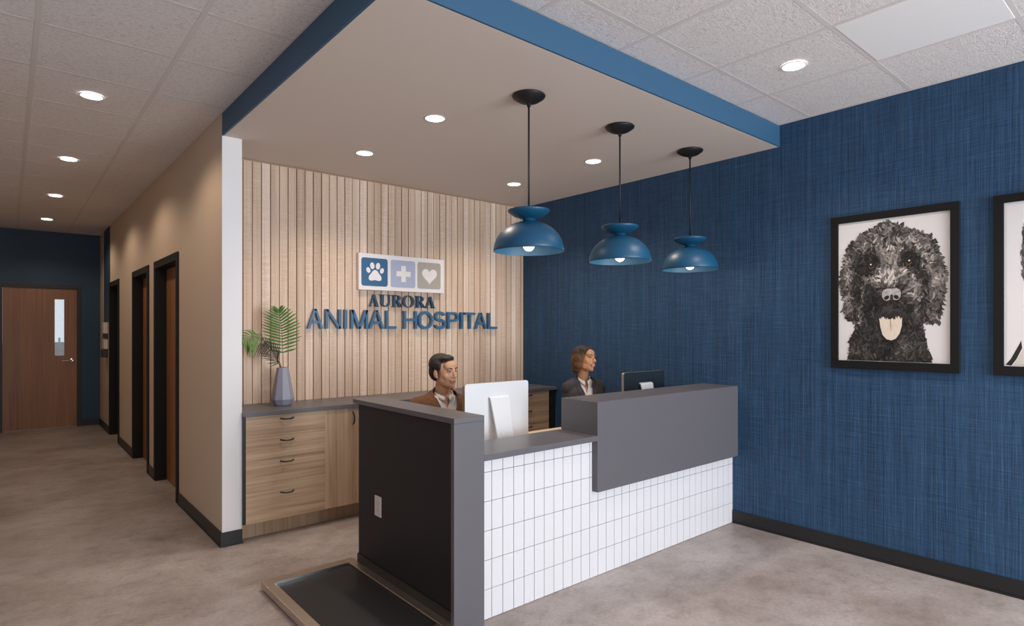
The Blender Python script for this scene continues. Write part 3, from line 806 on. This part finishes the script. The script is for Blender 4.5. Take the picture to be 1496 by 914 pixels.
DOG = [(0.474, 0.985), (0.577, 0.942), (0.678, 0.902), (0.777, 0.861), (0.862, 0.823), (0.881, 0.767), (0.91, 0.704), (0.956, 0.632), (0.965, 0.577), (0.94, 0.532), (0.950, 0.471), (0.925, 0.41), (0.93, 0.333), (0.885, 0.272), (0.834, 0.264), (0.765, 0.283), (0.777, 0.21), (0.80, 0.148), (0.812, 0.085), (0.853, 0.0), (0.088, 0.0), (0.111, 0.056), (0.11, 0.141), (0.15, 0.21), (0.203, 0.269), (0.157, 0.275), (0.105, 0.304), (0.064, 0.318), (0.07, 0.381), (0.04, 0.485), (0.02, 0.555), (0.02, 0.624), (0.05, 0.691), (0.075, 0.792), (0.12, 0.85), (0.185, 0.870), (0.236, 0.905), (0.303, 0.933), (0.388, 0.955)]
def dog_portrait(parent):
    rnd = random.Random(11); P = Paint()
    P.poly(DOG, g(.022), (.45, .5))
    # ragged curls along the outline
    nD = len(DOG)
    for i in range(nD):
        (a0, b0), (a1, b1) = DOG[i], DOG[(i + 1) % nD]
        if b0 < .02 and b1 < .02: continue
        for k in range(9):
            u = (k + rnd.random()) / 9; a, b = a0 + (a1 - a0) * u, b0 + (b1 - b0) * u
            oa = math.atan2(b - .5, (a - .48) * .69)
            P.stroke(a - .012 * math.cos(oa), b - .010 * math.sin(oa), oa - rnd.uniform(.2, 1.1) * (1 if a > .5 else -1), rnd.uniform(.014, .032), rnd.uniform(.004, .008), rnd.uniform(-1.2, 1.2), g(rnd.choice([.016, .022, .035, .09])))
    def tone(a, b):
        """how light the coat is at a spot of the painting"""
        v = .075
        def blob(ca, cb, ra, rb, w): return w * math.exp(-((a - ca) / ra) ** 2 - ((b - cb) / rb) ** 2)
        v += blob(.52, .60, .10, .075, .42) + blob(.62, .60, .08, .05, .22) + blob(.40, .58, .09, .04, .25)      # bridge of the nose
        v += blob(.50, .86, .28, .09, .11) + blob(.50, .76, .10, .05, .10) + blob(.72, .82, .08, .06, .10)
        v += blob(.80, .72, .05, .06, .26) + blob(.87, .55, .05, .09, .20) + blob(.12, .47, .05, .12, .15)
        v += blob(.21, .34, .03, .08, .20) + blob(.26, .48, .025, .06, .14) + blob(.70, .36, .03, .10, .26) + blob(.10, .70, .05, .07, .13) + blob(.66, .45, .10, .06, .07)
        v -= blob(.50, .36, .16, .055, .12) + blob(.31, .685, .075, .045, .30) + blob(.655, .690, .085, .048, .34) + blob(.19, .52, .04, .16, .10) + blob(.33, .42, .08, .12, .10)
        if b < .27: v = .030 + blob(.62, .12, .08, .10, .035) + blob(.22, .10, .06, .06, .04) + blob(.40, .12, .03, .08, .03)
        return max(.008, v)
    def direction(a, b):
        x, y = (a - .5) * .69, b - .52
        if b < .27: return -PI / 2 + rnd.uniform(-.9, .9)
        if b > .68: return math.atan2(y, x) + rnd.uniform(-.9, .9)
        if .33 < a < .70: return math.atan2(y + .08, x) + rnd.uniform(-.5, .5)
        return -PI / 2 + (-.25 if a < .5 else .25) + rnd.uniform(-.7, .7)
    n_ = 0
    while n_ < 3400:
        a, b = rnd.random(), rnd.random()
        if not inside((a, b), DOG): continue
        ang = direction(a, b); sz = rnd.uniform(.65, 1.2) * (1.0 if n_ > 1100 else 1.9); ln = .042 * sz
        if not inside((a + math.cos(ang) * ln * 1.2, b + math.sin(ang) * ln), DOG): ln *= .4
        n_ += 1
        clump = 1 + 1.1 * noise.noise(V((a * 7, b * 11, 3.3))) + .7 * noise.noise(V((a * 17, b * 25, 8.1)))
        v = tone(a, b) * max(.15, clump) * (rnd.choice([.25, .55, .85, 1.1, 1.5]) if rnd.random() < .95 else 2.6)
        P.stroke(a, b, ang, ln, .0078 * sz, rnd.uniform(-2.2, 2.2), g(min(v, .60), rnd.uniform(-.02, .06)))
    # dark locks where the ears hang against the cheeks, and along the jaw
    for (pa, pb) in (((.20, .70), (.17, .34)), ((.30, .56), (.27, .30)), ((.80, .62), (.78, .33)), ((.24, .30), (.40, .32)), ((.74, .30), (.60, .33)), ((.33, .80), (.22, .66)), ((.20, .26), (.78, .26))):
        for i in range(34):
            u = rnd.random(); P.stroke(pa[0] + (pb[0] - pa[0]) * u + rnd.gauss(0, .014), pa[1] + (pb[1] - pa[1]) * u + rnd.gauss(0, .012), -PI / 2 + rnd.uniform(-.7, .7), .052, .0075, rnd.uniform(-1.5, 1.5), g(rnd.choice([.006, .010, .016, .05])))
    # muzzle, eyes, nose, mouth
    for i in range(150):
        a, b = rnd.gauss(.50, .085), rnd.gauss(.355, .028); P.stroke(a, b, -PI / 2 + rnd.uniform(-1, 1), .04, .007, rnd.uniform(-1, 1), g(rnd.choice([.012, .02, .035, .05])))
    for ca, cb in ((.318, .680), (.651, .688)):
        for i in range(30): P.stroke(rnd.gauss(ca, .030), rnd.gauss(cb, .018), rnd.uniform(0, 6), .03, .008, 1, g(rnd.choice([.006, .010, .018])))
        P.poly(elpts(ca, cb, .036, .024), g(.006)); P.poly(elpts(ca + .004, cb - .006, .027, .0175), (.16, .05, .015)); P.poly(elpts(ca + .003, cb - .001, .024, .0155), g(.008)); P.poly(elpts(ca - .002 + .012 * (ca > .5), cb + .007, .0075, .0052), (.80, .80, .80))
    nose = [(.418, .478), (.432, .500), (.465, .510), (.510, .508), (.550, .511), (.578, .500), (.590, .478), (.586, .450), (.570, .432), (.545, .426), (.522, .432), (.505, .428), (.487, .430), (.468, .424), (.440, .430), (.422, .450)]
    P.poly([((x - .503) * 1.08 + .503, (y - .468) * 1.1 + .468) for x, y in nose], g(.02), (.503, .47)); P.poly(nose, (.40, .375, .36), (.503, .47))
    for i in range(40):
        a, b = rnd.uniform(.44, .57), rnd.uniform(.465, .502); P.stroke(a, b, rnd.uniform(-.4, .4), .02, .004, .6, g(rnd.uniform(.25, .55)))
    P.poly(elpts(.462, .446, .024, .014, .3), g(.010)); P.poly(elpts(.548, .448, .024, .014, -.3), g(.010)); P.poly([(.490, .428), (.522, .430), (.520, .462), (.506, .470), (.495, .462)], g(.03))
    mouth = [(.375, .318), (.43, .335), (.50, .328), (.57, .338), (.622, .320), (.618, .240), (.585, .175), (.54, .140), (.495, .130), (.44, .150), (.400, .205), (.380, .260)]
    P.poly(mouth, g(.010), (.5, .24))
    tongue = [(.394, .300), (.41, .312), (.45, .312), (.478, .300), (.495, .292), (.512, .302), (.545, .314), (.585, .314), (.600, .302), (.597, .250), (.578, .195), (.545, .160), (.505, .147), (.462, .155), (.425, .185), (.405, .240)]
    P.poly(tongue, (.74, .63, .53), (.5, .23))
    for i in range(26):
        u = rnd.random(); P.stroke(rnd.uniform(.42, .57), rnd.uniform(.20, .29), -PI / 2 + rnd.uniform(-.3, .3), .04, .007, .1, (.76 - .08 * u, .65 - .09 * u, .56 - .10 * u))
    P.poly([(.490, .290), (.500, .292), (.506, .25), (.500, .20), (.494, .25)], (.42, .33, .25))
    for i in range(70): P.stroke(rnd.uniform(.39, .61), rnd.uniform(.318, .35), -PI / 2 + rnd.uniform(-.5, .5), .028, .006, rnd.uniform(-1, 1), g(rnd.choice([.010, .016, .03])))
    P.done(parent)
f1 = frame(1.710, 'framed portrait of a curly black dog with its tongue out, on the blue wall')
dog_portrait(f1)
f2 = frame(.828, 'black framed dog portrait cut off by the edge, mostly pale paper showing')
def second_portrait(parent):
    rnd = random.Random(5); P = Paint()
    # a smooth black-and-white dog with hanging ears, white chest
    chest = [(.06, .0), (.16, .14), (.26, .26), (.40, .32), (.66, .32), (.80, .26), (.90, .14), (.97, .0)]
    P.poly(chest, g(.55), (.5, .1))
    head = [(.30, .86), (.42, .93), (.60, .93), (.72, .86), (.78, .70), (.74, .52), (.64, .36), (.52, .30), (.40, .34), (.30, .50), (.25, .68)]
    for pts in ([(.30, .88), (.20, .90), (.13, .82), (.12, .66), (.135, .55), (.19, .52), (.25, .60), (.30, .74)], [(.72, .88), (.82, .90), (.89, .82), (.90, .66), (.885, .55), (.83, .52), (.77, .60), (.72, .74)]): P.poly(pts, g(.04))
    P.poly(head, g(.05), (.5, .62))
    for sx in (0, 1):
        m_ = (lambda p: p) if not sx else (lambda p: (1.02 - p[0], p[1]))
        P.poly([m_(p) for p in [(.01, .005), (.045, .04), (.10, .125), (.118, .155), (.125, .11), (.085, .04), (.05, .0)]], g(.012))
    blaze = [(.47, .92), (.55, .92), (.56, .70), (.62, .52), (.60, .38), (.52, .33), (.44, .38), (.41, .52), (.46, .70)]
    P.poly(blaze, g(.55), (.51, .55))
    for i in range(700):
        a, b = rnd.random(), rnd.uniform(.32, .94)
        if inside((a, b), head) and not inside((a, b), blaze): P.stroke(a, b, math.atan2(b - .5, a - .5) + rnd.uniform(-.5, .5), .04, .006, .5, g(rnd.choice([.02, .04, .08, .14])))
    for i in range(160):
        a, b = rnd.uniform(.12, .30), rnd.uniform(.54, .88)
        P.stroke(a, b, -PI / 2 + rnd.uniform(-.3, .3), .04, .006, .3, rnd.choice([(.05, .052, .06), (.09, .092, .11), (.14, .14, .16)]))
        P.stroke(1.02 - a, b, -PI / 2 + rnd.uniform(-.3, .3), .04, .006, .3, g(rnd.choice([.02, .05])))
    for i in range(120):
        a, b = rnd.uniform(.3, .75), rnd.uniform(.02, .28); P.stroke(a, b, -PI / 2 + rnd.uniform(-.3, .3), .05, .006, .3, g(rnd.uniform(.4, .62)))
    for ca in (.38, .64): P.poly(elpts(ca, .68, .034, .022), g(.006)); P.poly(elpts(ca, .68, .022, .016), (.12, .05, .02)); P.poly(elpts(ca + .005, .686, .007, .005), (.8, .8, .8))
    P.poly(elpts(.51, .44, .06, .034), g(.012)); P.poly([(.46, .36), (.51, .375), (.56, .36), (.51, .352)], g(.02))
    P.done(parent)
second_portrait(f2)

# ------------------------------------------------------------------ people
def hand(bm, wrist, fwd, up, side, curl=.5):
    """palm and five fingers; side = +1 when the thumb points along +cross(fwd, up)"""
    w, f, u = V(wrist), V(fwd).normalized(), V(up).normalized(); s = f.cross(u).normalized() * side
    rot = Matrix((s, f, u)).transposed().to_4x4()
    ell(bm, w + f * .045, (.038, .052, .015), rot); ell(bm, w + f * .075, (.038, .022, .013), rot)
    for k, (o_, ln) in enumerate(((.028, .072), (.010, .080), (-.009, .075), (-.027, .058))):
        p = w + f * .085 + s * o_; d = f.copy(); q = [p - f * .02, p]
        for j in range(3):
            d = (d * math.cos(curl * .45) - u * math.sin(curl * .45)).normalized() if j else d
            p = p + d * ln * (.42, .32, .26)[j]; q.append(p)
        limb(bm, q, [.0095, .009, .0085, .008, .007])
    p = w + f * .025 + s * .030; q = [p, p + (f * .6 + s * .6).normalized() * .035, p + (f * .8 + s * .45 - u * .1).normalized() * .062, p + (f * .9 + s * .3 - u * .2).normalized() * .082]
    limb(bm, q, [.013, .011, .0095, .008])

def person(name_label, loc, rz, head_yaw, head_pitch, head_roll, fem, mats, sc=1.0):
    skin, lip, hairm, jack = mats
    HZ = 1.207 if not fem else 1.256            # head centre above the floor
    sh = .185 if not fem else .124
    NECK = V((0, .012, HZ - .135))
    # ---- head, built facing -y round its own centre
    hb = B(); k = 1.0 if not fem else .94
    def e(c, r, rot=None): ell(hb, V(c) * k, V(r) * k, rot)
    e((0, .022, .035), (.073, .092, .082)); e((0, -.028, -.02), (.0605, .066, .090 if not fem else .086))
    e((0, -.040, -.076), (.047 if not fem else .040, .046, .034)); e((0, -.079 + .008 * fem, -.096), (.022 if not fem else .018, .018, .017))
    for s in (-1, 1):
        e((s * .036, -.057, -.024), (.025, .025, .026)); e((s * .0455, -.020, -.055), (.016, .036, .034))
        e((s * .027, -.084, .026), (.022, .011, .0075)); e((s * .0125, -.100, -.029), (.0075, .0095, .0075))
        e((s * (.075 - .012 * fem), .008, -.008), (.0085, .017, .030), Matrix.Rotation(s * -.35, 4, 'Z')); e((s * (.073 - .012 * fem), .000, -.030), (.007, .010, .013))
    e((0, -.060, .050), (.054, .036, .036)); e((0, -.070, .030), (.046, .026, .024))
    for t_ in range(6):
        u = t_ / 5; e((0, -.088 - .025 * u, .016 - .040 * u), (.0085 + .004 * u, .011, .011))
    e((0, -.111, -.026), (.0120, .0105, .0100))
    e((0, -.090, -.052), (.027, .013, .011)); e((0, -.087, -.068), (.023, .012, .010))
    R = Matrix.Translation((0, 0, HZ)) @ Matrix.Rotation(head_yaw, 4, 'Z') @ Matrix.Rotation(head_pitch, 4, 'X') @ Matrix.Rotation(head_roll, 4, 'Y')
    def tohead(bm): bmesh.ops.transform(bm, matrix=R, verts=bm.verts[:]); return bm
    tohead(hb)
    # ---- body
    bm = hb
    nr = .053 if not fem else .042
    limb(bm, [NECK + V((0, .035, -.055)), NECK + V((0, .012, .05)), V((0, .0, HZ - .05))], [nr * 1.12, nr, nr * .95])
    def torso(bm, g_=0.0, gz=0):
        ell(bm, (0, .035, .92), (.150 - .02 * fem + g_, .098 - .008 * fem + g_, .155 + g_)); ell(bm, (0, .03, .74), (.138 - .025 * fem + g_, .098 - .012 * fem + g_, .16 + g_)); ell(bm, (0, .02, .56), (.165 + g_, .118 + g_, .13 + g_))
        for s in (-1, 1):
            cone(bm, (s * .05, .030, HZ - .215), (s * sh, .030, HZ - .245), .050 + g_ - .006 * fem, .052 - .006 * fem + g_)
            ell(bm, (s * sh * .5, -.005, .93), (.085 + g_, .075 + g_, .09 + g_))
            if fem: ell(bm, (s * .06, -.055, .905), (.055 + g_, .045 + g_, .055 + g_))
    arms = {}
    zs_ = HZ - .255
    for s in (-1, 1):
        shd = V((s * (sh + .005), .030, zs_)); elb = V((s * (sh + .055 - .02 * fem), -.045 + .02 * fem, zs_ - .245)); wr = V((s * .115, -.285, .775))
        arms[s] = (shd, elb, wr)
    torso(bm)
    for s, (a, b_, c_) in arms.items():
        limb(bm, [a, a.lerp(b_, .5), b_, b_.lerp(c_, .45), c_], [.047 - .007 * fem, .043 - .007 * fem, .036 - .005 * fem, .034 - .005 * fem, .024 - .003 * fem])
        hand(bm, c_ , (-s * .18, -1, -.02), (0, 0, 1), s * -1 * -1 if False else -s, .35)
        hp_, kn, an = V((s * .09, .0, .54)), V((s * .12, -.41, .545)), V((s * .12, -.36, .09))
        limb(bm, [hp_, hp_.lerp(kn, .5), kn, kn.lerp(an, .35), an], [.080, .072, .056, .052, .038])
        limb(bm, [an, V((s * .13, -.45, .040)), V((s * .135, -.52, .032))], [.036, .034, .028])
    body = remesh(bm, .0042, 5, .5)
    P = obj('person', body, skin, None, True)
    P.location = loc; P.rotation_euler = (0, 0, rz); P.scale = (sc,) * 3
    # ---- eyes, brows, lips
    for s in (-1, 1):
        eb = B(); ell(eb, V((s * .0295, -.0775, .006)) * k, V((.0120, .0095, .0050)) * k, u=20, v=12); eye = obj('eye', tohead(eb), M['eyewhite'], P, True)
        ib = B(); ell(ib, V((s * .0295 + .001, -.0852, .006)) * k, V((.0055, .003, .0055)) * k, u=16, v=10); obj('iris', tohead(ib), M['iris'], eye, True)
        lb = B(); tube(lb, [V((s * (.0165 + .026 * i / 5), -.0875 + .011 * (i / 5) ** 2, .0125 + .0022 * math.sin(PI * i / 5))) * k for i in range(6)], [.0012, .0018, .0020, .0020, .0018, .0012], 6); obj('eyelash', tohead(lb), M['hair_m'], P, True)
        bb = B(); tube(bb, [V((s * (.013 + .033 * i / 6), -.0965 + .016 * (i / 6) ** 1.8, .0275 + .006 * math.sin(PI * (i / 6) * .75))) * k for i in range(7)], [v_ * (1 if not fem else .7) for v_ in (.0028, .0042, .0045, .0042, .0036, .0028, .0016)], 8)
        obj('eyebrow', tohead(bb), M['hair_m'], P, True)
    lb = B()
    up_ = [(-.031, -.0835, -.0490), (-.020, -.0950, -.0540), (-.008, -.1012, -.0550), (0, -.1020, -.0560), (.008, -.1012, -.0550), (.020, -.0950, -.0540), (.031, -.0835, -.0490)]
    tube(lb, [V(p) * k for p in up_], [.0012, .0027, .0034, .0032, .0034, .0027, .0012], 8)
    tube(lb, [V((p[0] * .92, p[1] + .0015, p[2] - (.0085 if fem else .0065) - .003 * (1 - abs(p[0]) / .031))) * k for p in up_], [.0012, .0028, .0038, .0040, .0038, .0028, .0012], 8)
    for v in lb.verts: v.co.y += .0012
    lips = obj('lips', tohead(lb), lip, P, True)
    if fem:
        tb = B(); ell(tb, V((0, -.0958, -.0598)) * k, V((.019, .0055, .0036)) * k); obj('teeth', tohead(tb), M['teeth'], lips, True)
    # ---- hair
    h = B()
    def he(c, r, rot=None): ell(h, V(c) * k, V(r) * k, rot)
    if not fem:
        he((0, .036, .050), (.080, .094, .080)); he((0, .060, .000), (.073, .066, .075)); he((0, -.022, .093), (.058, .052, .030)); he((-.012, -.052, .100), (.042, .024, .014))
        for s in (-1, 1): he((s * .067, .000, .042), (.013, .034, .034)); he((s * .0690, -.014, .008), (.006, .009, .022))
        for i in range(0):
            a = random.uniform(-1, 1); he((a * .05, -.035 + random.uniform(-.02, .06), .114 + random.uniform(-.004, .002)), (.010, .026, .006), Matrix.Rotation(a, 4, 'Z'))
    else:
        he((0, .030, .044), (.083, .098, .082)); he((0, .058, -.010), (.084, .074, .088)); he((0, .080, -.062), (.064, .052, .052))
        for s in (-1, 1):
            he((s * .062, .020, .010), (.030, .062, .075)); he((s * .066, .022, -.045), (.024, .046, .045)); he((s * .032, -.018, .070), (.046, .056, .042))
            he((s * .069, -.014, .026), (.014, .030, .050)); he((s * .070, .004, -.020), (.014, .030, .040))
        he((0, .112, -.085), (.030, .026, .040))
    tohead(h); hm = remesh(h, .0035, 14, .5)
    for v in hm.verts:
        p = R.inverted() @ v.co; d = noise.noise(V((p.x * 160, p.y * 20, p.z * (160 if not fem else 22))))
        v.co += v.normal * d * .0022
    obj('hair', hm, hairm, P, True)
    # ---- shirt: fuller than the body, open at the throat
    sb = B(); torso(sb, .008); cone(sb, NECK + V((0, .03, -.075)), NECK + V((0, .018, -.010)), nr * 1.22, nr * 1.14)
    sm = remesh(sb, .006, 4, .5)
    vd = HZ - (.250 if not fem else .275)            # how low the collar opens
    def snap(b_, lo, wtop, rn=None):
        # draw the ragged edge of an opening out to a clean line
        zt = HZ - .166
        for v in b_.verts:
            if not v.is_boundary: continue
            r = math.hypot(v.co.x, v.co.y - .022)
            if v.co.y < .04 and lo - .008 < v.co.z < zt + .01:
                tx_ = wtop * max(0, (v.co.z - lo) / (zt - lo))
                if abs(abs(v.co.x) - tx_) < .014: v.co.x = math.copysign(tx_, v.co.x); continue
            if rn and abs(r - rn) < .014:
                k_ = rn / r; v.co.x *= k_; v.co.y = .022 + (v.co.y - .022) * k_
            elif rn is None and v.co.z > HZ - .19: v.co.z = zt if v.co.y < .04 else HZ - .150
    def neck_open(c, lo, wtop):
        if c.y > .04: return c.z > HZ - .150
        zt = HZ - .166; tt = (c.z - lo) / (zt - lo)
        return c.z > zt - .0 or (tt > 0 and abs(c.x) < wtop * tt)
    kill = [f for f in sm.faces if neck_open(f.calc_center_median(), vd, .036) or f.calc_center_median().z < .60]
    bmesh.ops.delete(sm, geom=kill, context='FACES'); snap(sm, vd, .036); so_ = obj('shirt', sm, M['shirt'], P, True)
    # ---- jacket: with sleeves, open down the front
    jb = B(); torso(jb, .021)
    cone(jb, NECK + V((0, .042, -.100)), NECK + V((0, .036, -.036)), nr * 1.95, nr * 1.42)
    for s, (a, b_, c_) in arms.items():
        c2 = b_.lerp(c_, .93)
        limb(jb, [a, a.lerp(b_, .5), b_, b_.lerp(c2, .5), c2], [.066 - .017 * fem, .058 - .013 * fem, .054 - .010 * fem, .049 - .008 * fem, .040 - .006 * fem])
    jm = remesh(jb, .006, 4, .5)
    for v in jm.verts: v.co += v.normal * (noise.noise(v.co * 16) * .006)
    jl = HZ - (.455 if not fem else .44); RN = nr * 1.27; JW = .082 if not fem else .064
    def lapel_open(c):
        t2 = (c.z - jl) / (HZ - .166 - jl)
        return c.y < .02 and t2 > 0 and abs(c.x) < JW * min(1, t2)
    kill = [f for f in jm.faces if lapel_open(f.calc_center_median()) or (f.calc_center_median().z > HZ - .25 and math.hypot(f.calc_center_median().x, f.calc_center_median().y - .022) < RN) or f.calc_center_median().z < .50]
    bmesh.ops.delete(jm, geom=kill, context='FACES'); snap(jm, jl, JW, RN)
    bvh = BVHTree.FromBMesh(jm); jbm_copy = jm.copy()
    J = obj('jacket', jm, jack, P, True); sd_ = J.modifiers.new('s', 'SOLIDIFY'); sd_.thickness = .004; sd_.offset = 1
    # lapels lie on the jacket beside the opening
    for s in (-1, 1):
        lb = B(); grid = []; zt = HZ - .175; top_w = JW - .004; nn_ = 22
        for i in range(nn_ + 1):
            u = i / nn_; z_ = jl + .01 + (zt - jl - .01) * u; xin = top_w * u + .004; wid = (.012 + .062 * min(1, u * 1.35)) * (1 if not fem else .72)
            if u > .72: wid *= 1 - .45 * (u - .72) / .28
            row = []
            for j in range(6):
                xx = s * (xin + wid * j / 5 - .006); hit = bvh.ray_cast(V((xx, -.6, z_)), V((0, 1, 0)))
                y_ = hit[0].y - .0065 if hit[0] and hit[0].y < .06 else None
                row.append((xx, y_, z_))
            grid.append(row)
        prev = None
        for row in grid:
            ys_ = [r[1] for r in row if r[1] is not None]
            if len(ys_) < 2: prev = None; continue
            yl = ys_[0]; cur = []
            for (xx, y_, z_) in row:
                cur.append(lb.verts.new((xx, y_ if y_ is not None else yl, z_)))
            if prev:
                for j in range(5): lb.faces.new([prev[j], prev[j + 1], cur[j + 1], cur[j]])
            prev = cur
        bmesh.ops.recalc_face_normals(lb, faces=lb.faces[:])
        o = obj('lapel', lb, jack, J, True); q = o.modifiers.new('s', 'SOLIDIFY'); q.thickness = .004; q.offset = 0
    jbm_copy.free()
    # collar of the shirt: two folded wings round the neck
    for s in (-1, 1):
        cb_ = B(); prev = None
        for i in range(13):
            u = i / 12; ang = PI / 2 + s * (PI * .93) * (1 - u) if False else (-PI / 2 + s * (.20 + 1.25 * u * 2 * .62) * 1.0)
            rr = nr * 1.15; cx, cy = rr * math.cos(ang), .018 + rr * 1.05 * math.sin(ang)
            zt_ = HZ - .170 + .034 * u - (.010 if fem else 0); dpt = .034 - .010 * u
            flare = 1.24 - .10 * u
            cur = [cb_.verts.new((cx * .97, cy, zt_ - .004)), cb_.verts.new((cx * 1.06, cy * 1.0 - .004 * (1 - u), zt_ + .002)), cb_.verts.new((cx * flare, (cy - .018) * flare + .018 - .006 * (1 - u), zt_ - dpt))]
            if prev:
                cb_.faces.new([prev[0], cur[0], cur[1], prev[1]]); cb_.faces.new([prev[1], cur[1], cur[2], prev[2]])
            prev = cur
        o = obj('collar', cb_, M['shirt'], so_, True); q = o.modifiers.new('s', 'SOLIDIFY'); q.thickness = .0025
    # ---- trousers and shoes
    tb = B(); ell(tb, (0, .02, .555), (.180, .132, .115))
    for s in (-1, 1):
        hp_, kn, an = V((s * .09, .0, .545)), V((s * .12, -.41, .548)), V((s * .12, -.36, .10))
        limb(tb, [hp_, hp_.lerp(kn, .5), kn, kn.lerp(an, .35), an], [.092, .084, .068, .064, .055])
    obj('trousers', remesh(tb, .009, 4), M['trouser'], P, True)
    for s in (-1, 1):
        shb = B(); limb(shb, [V((s * .12, -.345, .055)), V((s * .13, -.45, .050)), V((s * .135, -.535, .042))], [.050, .048, .040])
        q = remesh(shb, .007, 3)
        for v in q.verts: v.co.z = max(v.co.z, .004)
        obj('shoe', q, M['shoe'], P, True)
    tag(P, name_label, 'person')
    return P
def stool(loc, rz, label):
    t = thing('office_stool', label, 'stool', loc, rz, 'stools behind the reception desk')
    obj('seat', lathe(B(), [(0, .405), (.17, .405), (.195, .42), (.20, .440), (.185, .455), (.0, .458)], 40), M['trouser'], t, True)
    obj('gas_lift', tube(B(), [(0, 0, .10), (0, 0, .404)], .024, 16), M['metal_black'], t, True)
    bm = B()
    for k in range(5):
        a = 2 * PI * k / 5 + .3; cone(bm, (0, 0, .095), (.25 * math.cos(a), .25 * math.sin(a), .075), .022, .014)
    obj('base', bm, M['metal_black'], t)
    for k in range(5):
        a = 2 * PI * k / 5 + .3; w = B(); bmesh.ops.create_cone(w, cap_ends=True, segments=20, radius1=.026, radius2=.026, depth=.035, matrix=Matrix.Translation((.25 * math.cos(a), .25 * math.sin(a), .027)) @ Matrix.Rotation(a, 4, 'Z') @ Matrix.Rotation(PI / 2, 4, 'X'))
        obj('wheel', w, M['rubber'], t)
MAN = (2.350, 3.515, 0); WOM = (3.690, 3.42, 0)
person('smiling dark-haired person in a brown blazer seated behind the desk', MAN, math.radians(-14), math.radians(24), math.radians(2), math.radians(-3), 0, (M['skin_m'], M['lip_m'], M['hair_m'], M['jacket_m']))
person('smiling person with brown hair in a charcoal blazer behind the raised counter', WOM, math.radians(-26), math.radians(32), math.radians(-6), math.radians(4), 1, (M['skin_w'], M['lip_w'], M['hair_w'], M['jacket_w']), 1.0)
stool((MAN[0], MAN[1] + .03, 0), 0, 'black stool under the person in the brown blazer')
stool((WOM[0], WOM[1] + .03, 0), 0, 'black stool under the person in the charcoal blazer')

# ------------------------------------------------------------------ lights
def area(name, loc, rot, sx, sy, power, col):
    l = bpy.data.lights.new(name, 'AREA'); l.shape = 'RECTANGLE'; l.size = sx; l.size_y = sy; l.energy = power; l.color = col
    o = bpy.data.objects.new(name, l); C.objects.link(o); o.location = loc; o.rotation_euler = rot; return o
# daylight at the storefront windows
for i, (a, b) in enumerate(WIN):
    area('window_daylight', ((a + b) / 2, FY - .15, 1.5), (PI / 2, 0, 0), b - a - .1, 2.4, (0.1, 95, 320)[i], (.93, .95, 1.0))
def spot(loc, power, col, ang=110, blend=.8, rad=.05):
    l = bpy.data.lights.new('downlight_beam', 'SPOT'); l.energy = power; l.color = col; l.spot_size = math.radians(ang); l.spot_blend = blend; l.shadow_soft_size = rad
    o = bpy.data.objects.new('downlight_beam', l); C.objects.link(o); o.location = loc; return o
WARM = (1.0, .78, .58)
for (p, _) in L: spot((p[0], p[1], p[2] - .02), 28, WARM, 150, .45)
for (p, _) in SOF: spot((p[0], p[1], p[2] - .02), 46, (1.0, .84, .70), 125, .8)
for x_ in (3.406, 1.6, -.2, -2.0):
    for y_ in (1.553, -.31, -2.17):
        if x_ > 3 or y_ < 1: spot((x_, y_, CZ - .03), 50, (1.0, .84, .72), 130, .8)
for x_ in (2.284, 3.091, 3.902):
    l = bpy.data.lights.new('pendant_beam', 'POINT'); l.energy = .7; l.color = (1, .85, .7); l.shadow_soft_size = .035
    o = bpy.data.objects.new('pendant_beam', l); C.objects.link(o); o.location = (x_, 2.55, SZ - .915)
w = bpy.data.worlds.new('world'); bpy.context.scene.world = w; w.use_nodes = True
w.node_tree.nodes['Background'].inputs[0].default_value = (.85, .90, 1.0, 1); w.node_tree.nodes['Background'].inputs[1].default_value = .75

# ------------------------------------------------------------------ camera
cd = bpy.data.cameras.new('camera'); cam = bpy.data.objects.new('camera', cd); C.objects.link(cam)
cam.location = (0, 0, CAM_H); cam.rotation_euler = (PI / 2, 0, TH - PI / 2 + 0.0)
# forward must be (cos TH, sin TH): heading measured from +y is TH - 90 deg
cd.sensor_width = 36; cd.sensor_fit = 'HORIZONTAL'; cd.lens = 36 * FPX / 1496
cd.shift_y = (HY - 457) / 1496
cd.clip_start = .05
sc = bpy.context.scene; sc.camera = cam
sc.view_settings.view_transform = 'Standard'; sc.view_settings.look = 'None'; sc.view_settings.gamma = 1; sc.view_settings.use_curve_mapping = False
sc.view_settings.exposure = 0
sc.cycles.use_denoising = True
sc.cycles.max_bounces = 8
